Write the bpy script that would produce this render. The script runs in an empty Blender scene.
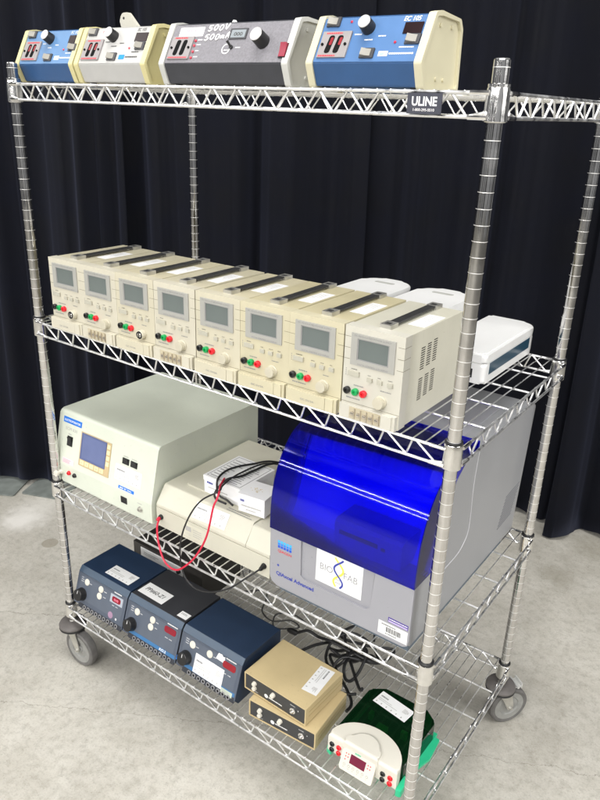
import bpy, bmesh, math, random
from mathutils import Matrix, Vector
random.seed(7)
S = 0.0254            # the scene is laid out in inches and built in metres
ZO = 2.9              # cart frame height above the floor
C = bpy.context.scene.collection
PI = math.pi

# ------------------------------------------------------------------ materials
def lin(c):
    return tuple((x/12.92 if x <= .04045 else ((x+.055)/1.055)**2.4) for x in c)
def h(s):
    s = s.lstrip('#'); return lin(tuple(int(s[i:i+2], 16)/255 for i in (0, 2, 4)))
MATS = {}
def pm(name, col, rough=.5, metal=0, var=.06, scale=30, bump=.02, bscale=400, coat=0, spec=.5, rvar=.08, stretch=None, wear=None):
    m = bpy.data.materials.new(name); m.use_nodes = True
    nt = m.node_tree; n = nt.nodes; l = nt.links
    b = n['Principled BSDF']
    b.inputs['Metallic'].default_value = metal
    b.inputs['Specular IOR Level'].default_value = spec
    if coat: b.inputs['Coat Weight'].default_value = coat; b.inputs['Coat Roughness'].default_value = .08
    tc = n.new('ShaderNodeTexCoord')
    src = tc.outputs['Object']
    if stretch:
        mp = n.new('ShaderNodeMapping'); mp.inputs['Scale'].default_value = stretch
        l.new(src, mp.inputs['Vector']); src = mp.outputs['Vector']
    no = n.new('ShaderNodeTexNoise'); no.inputs['Scale'].default_value = scale; no.inputs['Detail'].default_value = 6
    l.new(src, no.inputs['Vector'])
    mx = n.new('ShaderNodeMix'); mx.data_type = 'RGBA'
    mx.inputs['A'].default_value = (*[max(0, x*(1-var)) for x in col], 1)
    mx.inputs['B'].default_value = (*[min(1, x*(1+var)) for x in col], 1)
    mr = n.new('ShaderNodeMapRange'); mr.inputs['From Min'].default_value = .3; mr.inputs['From Max'].default_value = .7
    l.new(no.outputs['Fac'], mr.inputs['Value']); l.new(mr.outputs['Result'], mx.inputs['Factor'])
    colr = mx.outputs['Result']
    if wear is None: wear = .35 if bump >= .04 and not metal else 0
    if wear:
        k = .5
        # specks and rubbed marks
        n3 = n.new('ShaderNodeTexNoise'); n3.inputs['Scale'].default_value = 150; n3.inputs['Detail'].default_value = 2; l.new(src, n3.inputs['Vector'])
        m3 = n.new('ShaderNodeMapRange'); m3.inputs['From Min'].default_value = .70; m3.inputs['From Max'].default_value = .78; m3.inputs['To Max'].default_value = wear
        l.new(n3.outputs['Fac'], m3.inputs['Value'])
        x3 = n.new('ShaderNodeMix'); x3.data_type = 'RGBA'; l.new(m3.outputs['Result'], x3.inputs['Factor']); l.new(colr, x3.inputs['A'])
        x3.inputs['B'].default_value = (*[c*k for c in col], 1)
        mp3 = n.new('ShaderNodeMapping'); mp3.inputs['Scale'].default_value = (9, 60, 9); mp3.inputs['Rotation'].default_value = (.3, .5, .6); l.new(src, mp3.inputs['Vector'])
        n4 = n.new('ShaderNodeTexNoise'); n4.inputs['Scale'].default_value = 3; n4.inputs['Detail'].default_value = 5; n4.inputs['Roughness'].default_value = .7; l.new(mp3.outputs['Vector'], n4.inputs['Vector'])
        m4 = n.new('ShaderNodeMapRange'); m4.inputs['From Min'].default_value = .58; m4.inputs['From Max'].default_value = .8; m4.inputs['To Max'].default_value = wear
        l.new(n4.outputs['Fac'], m4.inputs['Value'])
        x4 = n.new('ShaderNodeMix'); x4.data_type = 'RGBA'; l.new(m4.outputs['Result'], x4.inputs['Factor']); l.new(x3.outputs['Result'], x4.inputs['A'])
        x4.inputs['B'].default_value = (*[c*.72+.01 for c in col], 1)
        colr = x4.outputs['Result']
    l.new(colr, b.inputs['Base Color'])
    rr = n.new('ShaderNodeMapRange'); rr.inputs['From Min'].default_value = .3; rr.inputs['From Max'].default_value = .7
    rr.inputs['To Min'].default_value = max(.02, rough-rvar*rough); rr.inputs['To Max'].default_value = min(1, rough+rvar*rough)
    l.new(no.outputs['Fac'], rr.inputs['Value']); l.new(rr.outputs['Result'], b.inputs['Roughness'])
    if bump:
        n2 = n.new('ShaderNodeTexNoise'); n2.inputs['Scale'].default_value = bscale; n2.inputs['Detail'].default_value = 3
        l.new(src, n2.inputs['Vector'])
        bp = n.new('ShaderNodeBump'); bp.inputs['Strength'].default_value = bump*4; bp.inputs['Distance'].default_value = .0006
        l.new(n2.outputs['Fac'], bp.inputs['Height']); l.new(bp.outputs['Normal'], b.inputs['Normal'])
    MATS[name] = m
    return m
def clear(name, tint, gloss=.06, diff=.2, diffcol=None):
    """tinted clear plastic: light passes tinted, the skin still shines"""
    m = bpy.data.materials.new(name); m.use_nodes = True
    nt = m.node_tree; n = nt.nodes; l = nt.links
    for x in list(n):
        if x.type == 'BSDF_PRINCIPLED': n.remove(x)
    out = [x for x in n if x.type == 'OUTPUT_MATERIAL'][0]
    tr = n.new('ShaderNodeBsdfTransparent'); tr.inputs['Color'].default_value = (*tint, 1)
    df = n.new('ShaderNodeBsdfDiffuse'); df.inputs['Color'].default_value = (*(diffcol or tint), 1)
    gl = n.new('ShaderNodeBsdfGlossy'); gl.inputs['Roughness'].default_value = gloss
    fr = n.new('ShaderNodeFresnel'); fr.inputs['IOR'].default_value = 1.46
    a = n.new('ShaderNodeMixShader'); a.inputs['Fac'].default_value = diff
    b = n.new('ShaderNodeMixShader')
    no = n.new('ShaderNodeTexNoise'); no.inputs['Scale'].default_value = 14; no.inputs['Detail'].default_value = 3
    tc = n.new('ShaderNodeTexCoord'); l.new(tc.outputs['Object'], no.inputs['Vector'])
    bp = n.new('ShaderNodeBump'); bp.inputs['Strength'].default_value = .05; bp.inputs['Distance'].default_value = .002
    l.new(no.outputs['Fac'], bp.inputs['Height']); l.new(bp.outputs['Normal'], gl.inputs['Normal'])
    l.new(tr.outputs[0], a.inputs[1]); l.new(df.outputs[0], a.inputs[2])
    l.new(fr.outputs[0], b.inputs['Fac']); l.new(a.outputs[0], b.inputs[1]); l.new(gl.outputs[0], b.inputs[2])
    l.new(b.outputs[0], out.inputs['Surface'])
    MATS[name] = m
    return m

chrome = pm('chrome', (.80, .79, .77), .16, 1, .08, 60, .01, 200, rvar=.5)
wire = pm('plated_wire', (.88, .88, .88), .36, 1, .07, 60, .0, rvar=.4)
ringm = pm('scribed_ring_glint', (.85, .84, .82), .5, .85, .05)  # post grooves, their bright glint put into a paler colour
post_m = pm('plated_post', (.66, .65, .64), .12, 1, .12, 25, .012, 120, rvar=.6)
black = pm('black_plastic', (.012, .012, .013), .42, var=.2)
blackrub = pm('black_rubber', (.016, .016, .017), .6, var=.25)
greyrub = pm('grey_rubber', (.13, .125, .12), .6, var=.18, scale=50)
greywheel = pm('grey_wheel', (.27, .27, .255), .5, var=.12, scale=50)
zinc = pm('zinc_plate', (.55, .54, .50), .38, .8, .15, 40)
bumper_m = pm('bumper_grey', (.115, .105, .10), .5, var=.15)
cream = pm('cream_case', h('c1bba6'), .42, var=.05, scale=12, bump=.05, bscale=900)
creamtop = pm('cream_painted_lid', h('c1b99d'), .45, var=.06, scale=14, bump=.04, bscale=900)
cream2 = pm('cream_case_paler', h('c2bdac'), .42, var=.05, scale=12, bump=.05, bscale=900)
creamtop2 = pm('cream_lid_paler', h('bfb89f'), .45, var=.07, scale=14, bump=.04, bscale=900)
cream3 = pm('cream_case_yellowed', h('c0b99e'), .42, var=.06, scale=12, bump=.05, bscale=900)
creamtop3 = pm('cream_lid_yellowed', h('bdb493'), .45, var=.08, scale=14, bump=.04, bscale=900)
ivory = pm('ivory_case', h('c1beb2'), .40, var=.04, scale=12, bump=.05, bscale=900)
ivorytop = pm('ivory_painted_lid', h('c2bfaf'), .43, var=.04, scale=14, bump=.04, bscale=900)
bezel_m = pm('display_bezel', h('a09f99'), .45, var=.03)
lcd_m = pm('lcd_glass', h('636b69'), .12, var=.06, scale=10, bump=0)
btn_m = pm('grey_button', h('aeab9d'), .45, var=.05)
jackk = pm('jack_black', (.012, .012, .012), .3)
knobcap = pm('spun_knob_cap', h('c9c8c6'), .35, .3, .06)
slotk = pm('slot_black', (.006, .006, .006), .85, spec=.15, bump=0)
jackg = pm('jack_green', h('0a9a50'), .3)
jackr = pm('jack_red', h('d81f2c'), .3)
knob_m = pm('knob_beige', h('bfb9a6'), .45, var=.06)
ink = pm('printed_ink', (.05, .05, .05), .6, var=.2, bump=0)
inkgrey = pm('grey_ink', (.22, .22, .22), .6, var=.2, bump=0)
inkgrey2 = pm('soft_grey_ink', (.27, .27, .28), .6, var=.1, bump=0)
inkfaint = pm('faint_ink', (.42, .41, .39), .6, var=.1, bump=0)
paper = pm('paper', (.82, .82, .82), .7, var=.03)
foamw = pm('white_plastic', (.70, .70, .69), .35, var=.03, scale=8)
whiteink = pm('white_ink', (.82, .82, .82), .5, var=.05, bump=0)
screwm = pm('terminal_metal', (.6, .55, .48), .3, 1, .15)
strap = pm('handle_strap', (.028, .028, .028), .5, var=.2)
grey_m = pm('grey_plastic', h('8d8d8c'), .45, var=.06)
ecblue = pm('shaded_blue_enamel', h('2a4f7c'), .38, var=.06, scale=20, bump=.05, bscale=500)  # darker than the panels: shade of the down-facing lower front put into colour
ecpanel = pm('pale_blue_panel', h('587ea8'), .42, var=.07, scale=25, bump=.03)
ecpanel2 = pm('deep_blue_panel', h('4a70a0'), .42, var=.07, scale=25, bump=.03)
ecwhite = pm('white_enamel', h('b2b1ae'), .42, var=.04)
ecgrey = pm('speckled_grey_panel', h('7b797e'), .5, var=.16, scale=260, bump=.04)
ecdark = pm('charcoal_enamel', h('37383d'), .5, var=.1, scale=40)
endcream = pm('yellow_cream_plastic', h('c9c08e'), .4, var=.06, scale=10)
endcream2 = pm('pale_cream_plastic', h('c8c2a6'), .4, var=.05, scale=10)
endgrey = pm('light_grey_plastic', h('bebeb9'), .4, var=.05, scale=10)
redlens = pm('red_display', (.10, .006, .012), .2, var=.2, bump=0)
redlit = pm('red_readout', h('860f26'), .25, var=.12, bump=0)
darkglass = pm('dark_readout', (.018, .008, .009), .3, var=.2, bump=0, spec=.2)
redled = pm('red_indicator', h('c8203a'), .3)
pinkink = pm('pink_ink', h('c9a0aa'), .6, var=.1, bump=0)
redink = pm('red_ink', h('cf3a46'), .6, var=.1, bump=0)
rocker = pm('rocker_switch', h('8d8a82'), .4, var=.08)
porator_m = pm('mint_grey_case', h('d0d5c6'), .40, var=.05, scale=7, bump=.06, bscale=700)
bluelab = pm('blue_label', h('1f74d6'), .5, var=.05, bump=0)
screen_m = pm('blue_grey_screen', h('66719a'), .12, var=.1, scale=12, bump=0)
keypad = pm('tan_keypad', h('c0ab84'), .5, var=.07)
keycap = pm('yellow_key', h('e6dcae'), .5, var=.05)
reader_m = pm('bone_case', h('c7c4b4'), .42, var=.05, scale=8, bump=.06, bscale=700)
silver = pm('silver_grey_plastic', h('97979d'), .42, var=.03, scale=6, bump=.05, bscale=900)
silverdark = pm('silver_side_panel', h('9a9b9e'), .36, .12, .05, 6, .05, 900)
silverin = pm('chamber_lining', h('d8d8dc'), .5, var=.1, scale=9)
silverwall = pm('chamber_wall_grey', h('d8d8dc'), .5, var=.12, scale=9)
slate = pm('slate_base', h('56636f'), .5, var=.08)
lidblue = clear('clear_blue_plastic', (.006, .010, 1.0), .07, .06, (.003, .004, 1.0))
trayblue = pm('pale_module', h('9a9ca6'), .4, var=.05)
logo1 = pm('light_blue_ink', h('38b6ff'), .5, bump=0)
logo2 = pm('mid_blue_ink', h('1286ee'), .5, bump=0)
logo3 = pm('dark_blue_ink', h('1450c8'), .5, bump=0)
navyink = pm('navy_ink', h('2b3a9e'), .5, bump=0)
purple = pm('purple_ink', h('4a3590'), .5, bump=0)
yellow = pm('yellow_ink', h('e6dd5a'), .5, bump=0)
unitpanel = pm('blue_grey_panel', h('4e5664'), .42, var=.06, scale=16, bump=.03)
unitshoulder = pm('steel_blue_shoulder', h('3f5063'), .33, var=.06, scale=16, bump=.03)
unittop = pm('navy_case_top', h('20324b'), .45, var=.1, scale=22, bump=.1, bscale=700)
unitblack = pm('charcoal_case_top', h('303136'), .5, var=.08, scale=22, bump=.1, bscale=700)
unitband = pm('mid_blue_band', h('3a6f9f'), .45, var=.06)
unitdark = pm('dark_recess', (.03, .034, .045), .5, var=.2)
beige = pm('tan_painted_steel', h('c6b389'), .45, var=.05, scale=14, bump=.05, bscale=900)
beigeside = pm('tan_front_edge', h('d2bd8e'), .45, var=.05, scale=14, bump=.05, bscale=900)
facedark = pm('charcoal_face', (.035, .036, .037), .45, var=.12)
gelwhite = pm('warm_white_plastic', h('d8d4c8'), .36, var=.04, scale=9)
geldark = clear('clear_green_plastic', (.035, .30, .10), .06, .12, (.006, .09, .024))
gelin = pm('green_gel_tray', h('7fe07a'), .4, var=.2, scale=20)
gelfloor = pm('dark_green_tank', h('1c4a2a'), .4, var=.2, scale=14)
teal = pm('teal_plastic', h('2fc08c'), .35, var=.06)
bandblue = pm('dark_teal_band', h('1c3f52'), .3, var=.08)
boxblack = pm('brown_black_metal', (.030, .027, .025), .42, var=.18)
redcable = pm('red_cable', h('c81a3c'), .38, var=.08)
steelplate = pm('dull_steel_plate', (.20, .22, .205), .5, .1, .2, 20)

# ------------------------------------------------------------------ mesh builder
TXT = {}
def text_geo(s, size, bold=0):
    k = (s, size, bold)
    if k not in TXT:
        cu = bpy.data.curves.new('lettering', 'FONT'); cu.body = s; cu.size = size
        cu.align_x = 'LEFT'; cu.offset = bold*size; cu.resolution_u = 3
        o = bpy.data.objects.new('lettering', cu)
        me = bpy.data.meshes.new_from_object(o)
        TXT[k] = ([v.co.copy() for v in me.vertices], [tuple(p.vertices) for p in me.polygons])
        bpy.data.objects.remove(o); bpy.data.curves.remove(cu); bpy.data.meshes.remove(me)
    return TXT[k]

def rpoly(pts, r, seg=4):
    """round the corners of a polygon; r may be a list"""
    n = len(pts); out = []
    for i in range(n):
        p = Vector(pts[i]); a = Vector(pts[i-1]); b = Vector(pts[(i+1) % n])
        rr = r[i] if isinstance(r, (list, tuple)) else r
        d1 = a-p; d2 = b-p
        if rr <= 0: out.append(tuple(p)); continue
        ang = d1.angle(d2)
        t = min(rr/math.tan(ang/2), d1.length*.48, d2.length*.48)
        s1 = p+d1.normalized()*t; s2 = p+d2.normalized()*t
        for k in range(seg+1):
            u = k/seg
            out.append(tuple((1-u)**2*s1+2*u*(1-u)*p+u*u*s2))
    return out

def frame(o, u, v):
    o = Vector(o); u = Vector(u).normalized(); v = Vector(v).normalized(); n = u.cross(v).normalized(); v = n.cross(u)
    return Matrix(((u.x, v.x, n.x, o.x), (u.y, v.y, n.y, o.y), (u.z, v.z, n.z, o.z), (0, 0, 0, 1)))

class MB:
    def __init__(self, M=None):
        self.bm = bmesh.new(); self.M = M or Matrix.Identity(4); self.mi = 0
    def add(self, vs, fs):
        nv = [self.bm.verts.new(self.M @ Vector(v)) for v in vs]
        nf = []
        for f in fs:
            try:
                q = self.bm.faces.new([nv[i] for i in f]); q.material_index = self.mi; nf.append(q)
            except ValueError: pass
        return nv, nf
    def _bev(self, nv, nf, bev, seg):
        if bev:
            es = {e for f in nf for e in f.edges}
            es = [e for e in es if len(e.link_faces) == 2 and e.calc_face_angle(0) > .5]
            bmesh.ops.bevel(self.bm, geom=es, offset=bev, segments=seg, profile=.5, affect='EDGES', clamp_overlap=True)
    def box(self, x0, x1, y0, y1, z0, z1, bev=0, seg=2):
        vs = [(x, y, z) for x in (x0, x1) for y in (y0, y1) for z in (z0, z1)]
        fs = [(0, 1, 3, 2), (4, 6, 7, 5), (0, 4, 5, 1), (2, 3, 7, 6), (0, 2, 6, 4), (1, 5, 7, 3)]
        nv, nf = self.add(vs, fs); self._bev(nv, nf, bev, seg); return self
    def prism(self, poly, a0, a1, axis='y', bev=0, seg=2):
        n = len(poly)
        f = {'x': lambda p, a: (a, p[0], p[1]), 'y': lambda p, a: (p[0], a, p[1]), 'z': lambda p, a: (p[0], p[1], a)}[axis]
        vs = [f(p, a0) for p in poly]+[f(p, a1) for p in poly]
        fs = [tuple(range(n)), tuple(range(2*n-1, n-1, -1))]+[(i, (i+1) % n, n+(i+1) % n, n+i) for i in range(n)]
        nv, nf = self.add(vs, fs)
        if bev:
            caps = nf[:2]
            es = {e for c in caps for e in c.edges}
            bmesh.ops.bevel(self.bm, geom=list(es), offset=bev, segments=seg, profile=.5, affect='EDGES', clamp_overlap=True)
        return self
    def ring(self, outer, inner, a0, a1, axis='x'):
        n = len(outer)
        f = {'x': lambda p, a: (a, p[0], p[1]), 'y': lambda p, a: (p[0], a, p[1]), 'z': lambda p, a: (p[0], p[1], a)}[axis]
        vs = [f(p, a) for a in (a0, a1) for L in (outer, inner) for p in L]
        fs = []
        for i in range(n):
            j = (i+1) % n
            fs += [(i, j, n+j, n+i), (2*n+i, 3*n+i, 3*n+j, 2*n+j), (i, 2*n+i, 2*n+j, j), (n+i, n+j, 3*n+j, 3*n+i)]
        self.add(vs, fs); return self
    def lathe(self, prof, o=(0, 0, 0), ax=(0, 0, 1), seg=20, cap=True):
        ax = Vector(ax).normalized(); o = Vector(o)
        u = ax.orthogonal().normalized(); w = ax.cross(u)
        vs = []; fs = []
        for r, t in prof:
            for k in range(seg):
                a = 2*PI*k/seg
                vs.append(o+ax*t+(u*math.cos(a)+w*math.sin(a))*max(r, 1e-4))
        for i in range(len(prof)-1):
            for k in range(seg):
                q = (k+1) % seg
                fs.append((i*seg+k, i*seg+q, (i+1)*seg+q, (i+1)*seg+k))
        if cap:
            fs.append(tuple(range(seg-1, -1, -1))); fs.append(tuple((len(prof)-1)*seg+k for k in range(seg)))
        self.add(vs, fs); return self
    def cyl(self, p0, p1, r0, r1=None, seg=14):
        d = Vector(p1)-Vector(p0)
        return self.lathe([(r0, 0), (r1 if r1 is not None else r0, d.length)], p0, d, seg)
    def knob(self, u, v, r, hh, top=.9, seg=24, b=.15):
        """a round knob standing on the frame's plane"""
        return self.lathe([(r, 0), (r, hh*.12), (r*top, hh*(1-b)), (r*(top-.1), hh)], (u, v, 0), (0, 0, 1), seg)
    def tube(self, pts, r, seg=8, closed=False):
        P = [Vector(p) for p in pts]; n = len(P)
        up = None; vs = []; fs = []
        for i in range(n):
            t = (P[(i+1) % n]-P[i-1]) if closed else (P[min(i+1, n-1)]-P[max(i-1, 0)])
            t.normalize()
            up = t.orthogonal().normalized() if up is None else (up-t*up.dot(t)).normalized()
            w = t.cross(up)
            for k in range(seg):
                a = 2*PI*k/seg; vs.append(P[i]+(up*math.cos(a)+w*math.sin(a))*r)
        for i in range(n if closed else n-1):
            j = (i+1) % n
            for k in range(seg):
                q = (k+1) % seg; fs.append((i*seg+k, i*seg+q, j*seg+q, j*seg+k))
        if not closed: fs += [tuple(range(seg-1, -1, -1)), tuple((n-1)*seg+k for k in range(seg))]
        self.add(vs, fs); return self
    def text(self, s, size, u, v, w=None, hgt=.012, bold=0, shear=0):
        """letters lying on the frame's plane, lower left at u, v; w squeezes the line to a width"""
        vs, fs = text_geo(s, size, bold)
        if not vs: return self
        x0 = min(p.x for p in vs); x1 = max(p.x for p in vs)
        k = 1 if w is None else w/(x1-x0)
        self.add([(u+(p.x-x0)*k+p.y*shear, v+p.y, hgt) for p in vs], fs); return self
    def rect(self, u0, u1, v0, v1, hgt=.01):
        self.add([(u0, v0, hgt), (u1, v0, hgt), (u1, v1, hgt), (u0, v1, hgt)], [(0, 1, 2, 3)]); return self
    def lines(self, u0, u1, v0, v1, n, hgt=.012, fill=.45):
        """rows of tiny print"""
        dv = (v1-v0)/n
        for i in range(n):
            v = v0+i*dv; u = u0
            end = u0+(u1-u0)*random.uniform(.6, 1)
            while u < end:
                w = random.uniform(.05, .16)*min(1, (u1-u0)/1.2)
                self.rect(u, min(u+w, end), v, v+dv*fill, hgt); u += w+.03
        return self
    def build(self, name, mats, parent=None, smooth=35, loc=None, rot=None, recalc=True):
        if recalc: bmesh.ops.recalc_face_normals(self.bm, faces=self.bm.faces)
        for v in self.bm.verts: v.co *= S
        me = bpy.data.meshes.new(name); self.bm.to_mesh(me); self.bm.free()
        for m in (mats if isinstance(mats, (list, tuple)) else [mats]): me.materials.append(m)
        if smooth: me.shade_smooth(); me.set_sharp_from_angle(angle=math.radians(smooth))
        o = bpy.data.objects.new(name, me); C.objects.link(o)
        if smooth: o.modifiers.new('normals', 'WEIGHTED_NORMAL').keep_sharp = True
        if parent: o.parent = parent
        if loc is not None: o.location = (loc[0]*S, loc[1]*S, (loc[2]+ZO)*S)
        if rot: o.rotation_euler = (0, 0, rot)
        return o

def tag(o, label, cat, group=None, kind=None):
    if label: o['label'] = label
    if cat: o['category'] = cat
    if group: o['group'] = group
    if kind: o['kind'] = kind
    return o
def thing(name, label, cat, loc, rot=0, group=None):
    o = bpy.data.objects.new(name, None); C.objects.link(o); o.empty_display_size = .02
    o.location = (loc[0]*S, loc[1]*S, (loc[2]+ZO)*S); o.rotation_euler = (0, 0, rot)
    return tag(o, label, cat, group)
def catmull(pts, n=8, closed=False):
    P = [Vector(p) for p in pts]; m = len(P); out = []
    for i in range(m if closed else m-1):
        if closed: a, b, c, d = P[i-1], P[i], P[(i+1) % m], P[(i+2) % m]
        else: a, b, c, d = P[max(i-1, 0)], P[i], P[i+1], P[min(i+2, m-1)]
        for k in range(n):
            t = k/n
            out.append(.5*((2*b)+(c-a)*t+(2*a-5*b+4*c-d)*t*t+(3*b-a-3*c+d)*t**3))
    if not closed: out.append(P[-1])
    return out
def asset_label(M, w, hh, parent, name='asset_label', icons=6):
    """white inventory sticker: heading, two lines of print, a row of small marks"""
    m = MB(M); m.box(0, w, 0, hh, 0, .012)
    m.mi = 1
    m.lines(w*.06, w*.42, hh*.62, hh*.78, 1, .018, .6)
    m.mi = 2
    m.lines(w*.06, w*.68, hh*.34, hh*.56, 2, .018, .35)
    m.lines(w*.76, w*.93, hh*.50, hh*.82, 5, .018, .7)
    m.mi = 3
    for i in range(icons):
        m.rect(w*(.06+i*.155), w*(.09+i*.155), hh*.10, hh*.20, .018)
    return m.build(name, [paper, inkgrey, inkfaint, inkfaint], parent, 0, recalc=False)
XZ = ((1, 0, 0), (0, 0, 1))

# ------------------------------------------------------------------ cart
W, D = 48.0, 24.0
SH = [66.56, 43.41, 23.59, 6.07]       # collar tops
cart = thing('wire_shelving_cart', 'chrome wire shelving cart on four grey casters, loaded with lab equipment on its four shelves', 'shelving cart', (0, 0, -ZO))
def P3(x, y, z): return (x, y, z+ZO)    # cart is placed on the floor
def cb(): return MB(Matrix.Translation((0, 0, ZO)))
for (x, y) in ((0, 0), (W, 0), (W, D), (0, D)):
    m = cb(); prof = [(.40, 3.6)]; z = 3.62
    prof.append((.5, 3.66))
    while z+1 < 67.9:
        z += 1
        m.mi = 1; m.lathe([(.495, z-.026), (.510, z-.017), (.510, z+.017), (.495, z+.026)], (x, y, 0), (0, 0, 1), 24, False); m.mi = 0
    prof += [(.5, 68.0), (.46, 68.06), (.43, 68.06), (.43, 67.9), (.0, 67.9)]
    m.lathe(prof, (x, y, 0), (0, 0, 1), 24)
    p = m.build('post', [post_m, ringm], cart, 30)
    m = cb(); m.lathe([(.44, 67.7), (.44, 68.0), (.40, 68.09), (0, 68.12)], (x, y, 0), (0, 0, 1), 20); m.build('post_cap', grey_m, p)

RT, RB = -.33, -1.68
def zigzag(a, b, yt, yb, z0, z1, pitch, axis, skew):
    """one bent wire: tips at the top every pitch, feet at a share of the pitch further on"""
    pts = []; t = a
    while t < b-pitch*.5:
        for (dt, z, y) in ((-.13, z1, yt), (.10, z1, yt), (pitch*skew-.12, z0, yb), (pitch*skew+.10, z0, yb)):
            pts.append((t+dt, y, z) if axis == 'x' else (y, t+dt, z))
        t += pitch
    return pts
for k, zc in enumerate(SH):
    shelf = bpy.data.objects.new('wire_shelf', None); C.objects.link(shelf); shelf.parent = cart
    for (x, y, sx, sy) in ((0, 0, 1, 1), (W, 0, -1, 1), (W, D, -1, -1), (0, D, 1, -1)):
        m = cb()
        m.lathe([(.56, zc-1.95), (.70, zc-1.93), (.735, zc-1.88), (.70, zc-.5), (.675, zc-.06), (.64, zc), (.52, zc)], (x, y, 0), (0, 0, 1), 28)
        for zz in (RT, RB):              # lugs where the rails are welded on
            m.cyl((x+sx*.3, y-sy*.62, zc+zz), (x+sx*1.5, y-sy*.62, zc+zz), .15, seg=8)
            m.cyl((x-sx*.62, y+sy*.3, zc+zz), (x-sx*.62, y+sy*1.5, zc+zz), .15, seg=8)
        m.mi = 1
        m.lathe([(.58, zc-.05), (.66, zc+.02), (.66, zc+.16), (.60, zc+.2), (.5, zc+.2)], (x, y, 0), (0, 0, 1), 24)
        m.build('corner_collar', [chrome, black if k else chrome], shelf)
    yo = .62
    for nm, y in (('front_rail', -yo), ('back_rail', D+yo)):
        m = cb()
        m.tube([(.5, y, zc+RT), (W-.5, y, zc+RT)], .115); m.tube([(.4, y, zc+RB+.25), (1.6, y, zc+RB), (W-1.6, y, zc+RB), (W-.4, y, zc+RB+.25)], .115)
        s = 1 if y < 0 else -1
        m.tube(zigzag(1.62, W-.9, y+s*.12, y+s*.22, zc+RB+.06, zc+RT-.04, 2.42, 'x', .72 if k else .5), .085, 6)
        m.build('rail', wire, shelf)
    for x in (-yo, W+yo):
        m = cb()
        m.tube([(x, .5, zc+RT), (x, D-.5, zc+RT)], .115); m.tube([(x, .4, zc+RB+.25), (x, 1.6, zc+RB), (x, D-1.6, zc+RB), (x, D-.4, zc+RB+.25)], .115)
        s = 1 if x < 0 else -1
        m.tube(zigzag(1.4, D-.9, x+s*.12, x+s*.2, zc+RB+.06, zc+RT-.04, 2.42, 'y', .5), .085, 6)
        m.build('rail', wire, shelf)
    m = cb()
    n = 46
    for i in range(n+1):
        x = .9+(W-1.8)*i/n
        j = random.uniform(-.03, .03)
        m.tube([(x+j, -yo+.02, zc+RT-.12), (x+j, -yo+.05, zc-.24), (x, D*.5, zc-.25), (x+j, D+yo-.05, zc-.24), (x+j, D+yo-.02, zc+RT-.12)], .062, 6)
    m.build('wire_mat', wire, shelf)
    for y in (4.8, 9.6, 14.4, 19.2):
        m = cb()
        m.tube([(-yo, y, zc-.40), (W+yo, y, zc-.40)], .095)
        m.build('cross_wire', wire, shelf)
    if k == 0:
        m = cb(); m.M = m.M @ frame((42.5, -.83, zc-1.60), *XZ)
        m.box(0, 2.35, 0, 1.2, 0, .06, .02)
        m.mi = 1; m.text('ULINE', .72, .32, .48, 1.72, .075, .03)
        m.text('1-800-295-5510', .22, .45, .16, 1.45, .075, .012)
        m.build('nameplate', [pm('nameplate_dark', (.035, .037, .055), .5), whiteink], shelf, 20, recalc=False)

def caster(x, y, ang, brake):
    t = bpy.data.objects.new('caster', None); C.objects.link(t); t.parent = cart
    t.location = (x*S, y*S, ZO*S); t.rotation_euler = (0, 0, ang)
    # local frame: swivel axis at 0, wheel trails along +x
    m = MB(); m.lathe([(.3, 4.3), (.34, 3.4), (.62, 3.15), (.70, 2.9)], (0, 0, 0), (0, 0, 1), 20); m.build('stem', zinc, t)
    m = MB(); m.lathe([(.55, 3.35), (1.15, 3.30), (1.56, 3.12), (1.72, 2.85), (1.68, 2.55), (1.40, 2.38), (.4, 2.42)], (0, 0, 0), (0, 0, 1), 36)
    m.mi = 1; m.lathe([(1.70, 2.66), (1.72, 2.40), (1.45, 2.24), (.6, 2.24)], (0, 0, 0), (0, 0, 1), 36)
    m.build('bumper', [bumper_m, blackrub], t)
    tr, cz = 1.35, -.4
    m = MB()
    m.box(-.75, 1.1, -.78, .78, 2.18, 2.36, .08)
    for s in (-1, 1):
        poly = rpoly([(-.72, 2.3), (1.15, 2.3), (1.75, -.2), (1.45, -.85), (1.0, -.6), (.2, 1.0)], [.1, .15, .3, .3, .3, .6])
        m.prism(poly, s*.68, s*.79, 'y')
        m.cyl((tr, s*.79, cz), (tr, s*1.0, cz), .27, .22, 6)
    f = m.build('fork', zinc, t)
    wc = (tr, 0, cz); ax = (0, 1, 0)
    m = MB()
    m.lathe([(1.9, -.52), (2.25, -.60), (2.46, -.45), (2.5, -.2), (2.5, .2), (2.46, .45), (2.25, .60), (1.9, .52)], wc, ax, 48, False)
    wl = m.build('wheel', greyrub, t)
    m = MB()
    m.lathe([(0, -.56), (.45, -.56), (.5, -.38), (1.2, -.34), (1.3, -.48), (1.78, -.52), (1.93, -.53), (1.93, .53), (1.78, .52), (1.3, .48), (1.2, .34), (.5, .38), (.45, .56), (0, .56)], wc, ax, 40)
    m.build('hub', greywheel, wl)
    if brake:
        m = MB()
        m.box(1.2, 2.5, -.72, .72, 2.5, 2.6, .04); m.box(2.42, 2.55, -.72, .72, 2.3, 3.0, .04)
        m.cyl((1.9, -.9, 2.66), (1.9, .9, 2.66), .16, seg=10)
        m.build('brake_tab', pm('brake_zinc', (.6, .6, .58), .5, .3) if 'brake_zinc' not in bpy.data.materials else bpy.data.materials['brake_zinc'], t)
caster(0, 0, math.radians(2), False)
caster(W, 0, math.radians(-30), True)
caster(W, D, math.radians(54), True)
caster(0, D, math.radians(160), False)

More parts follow.
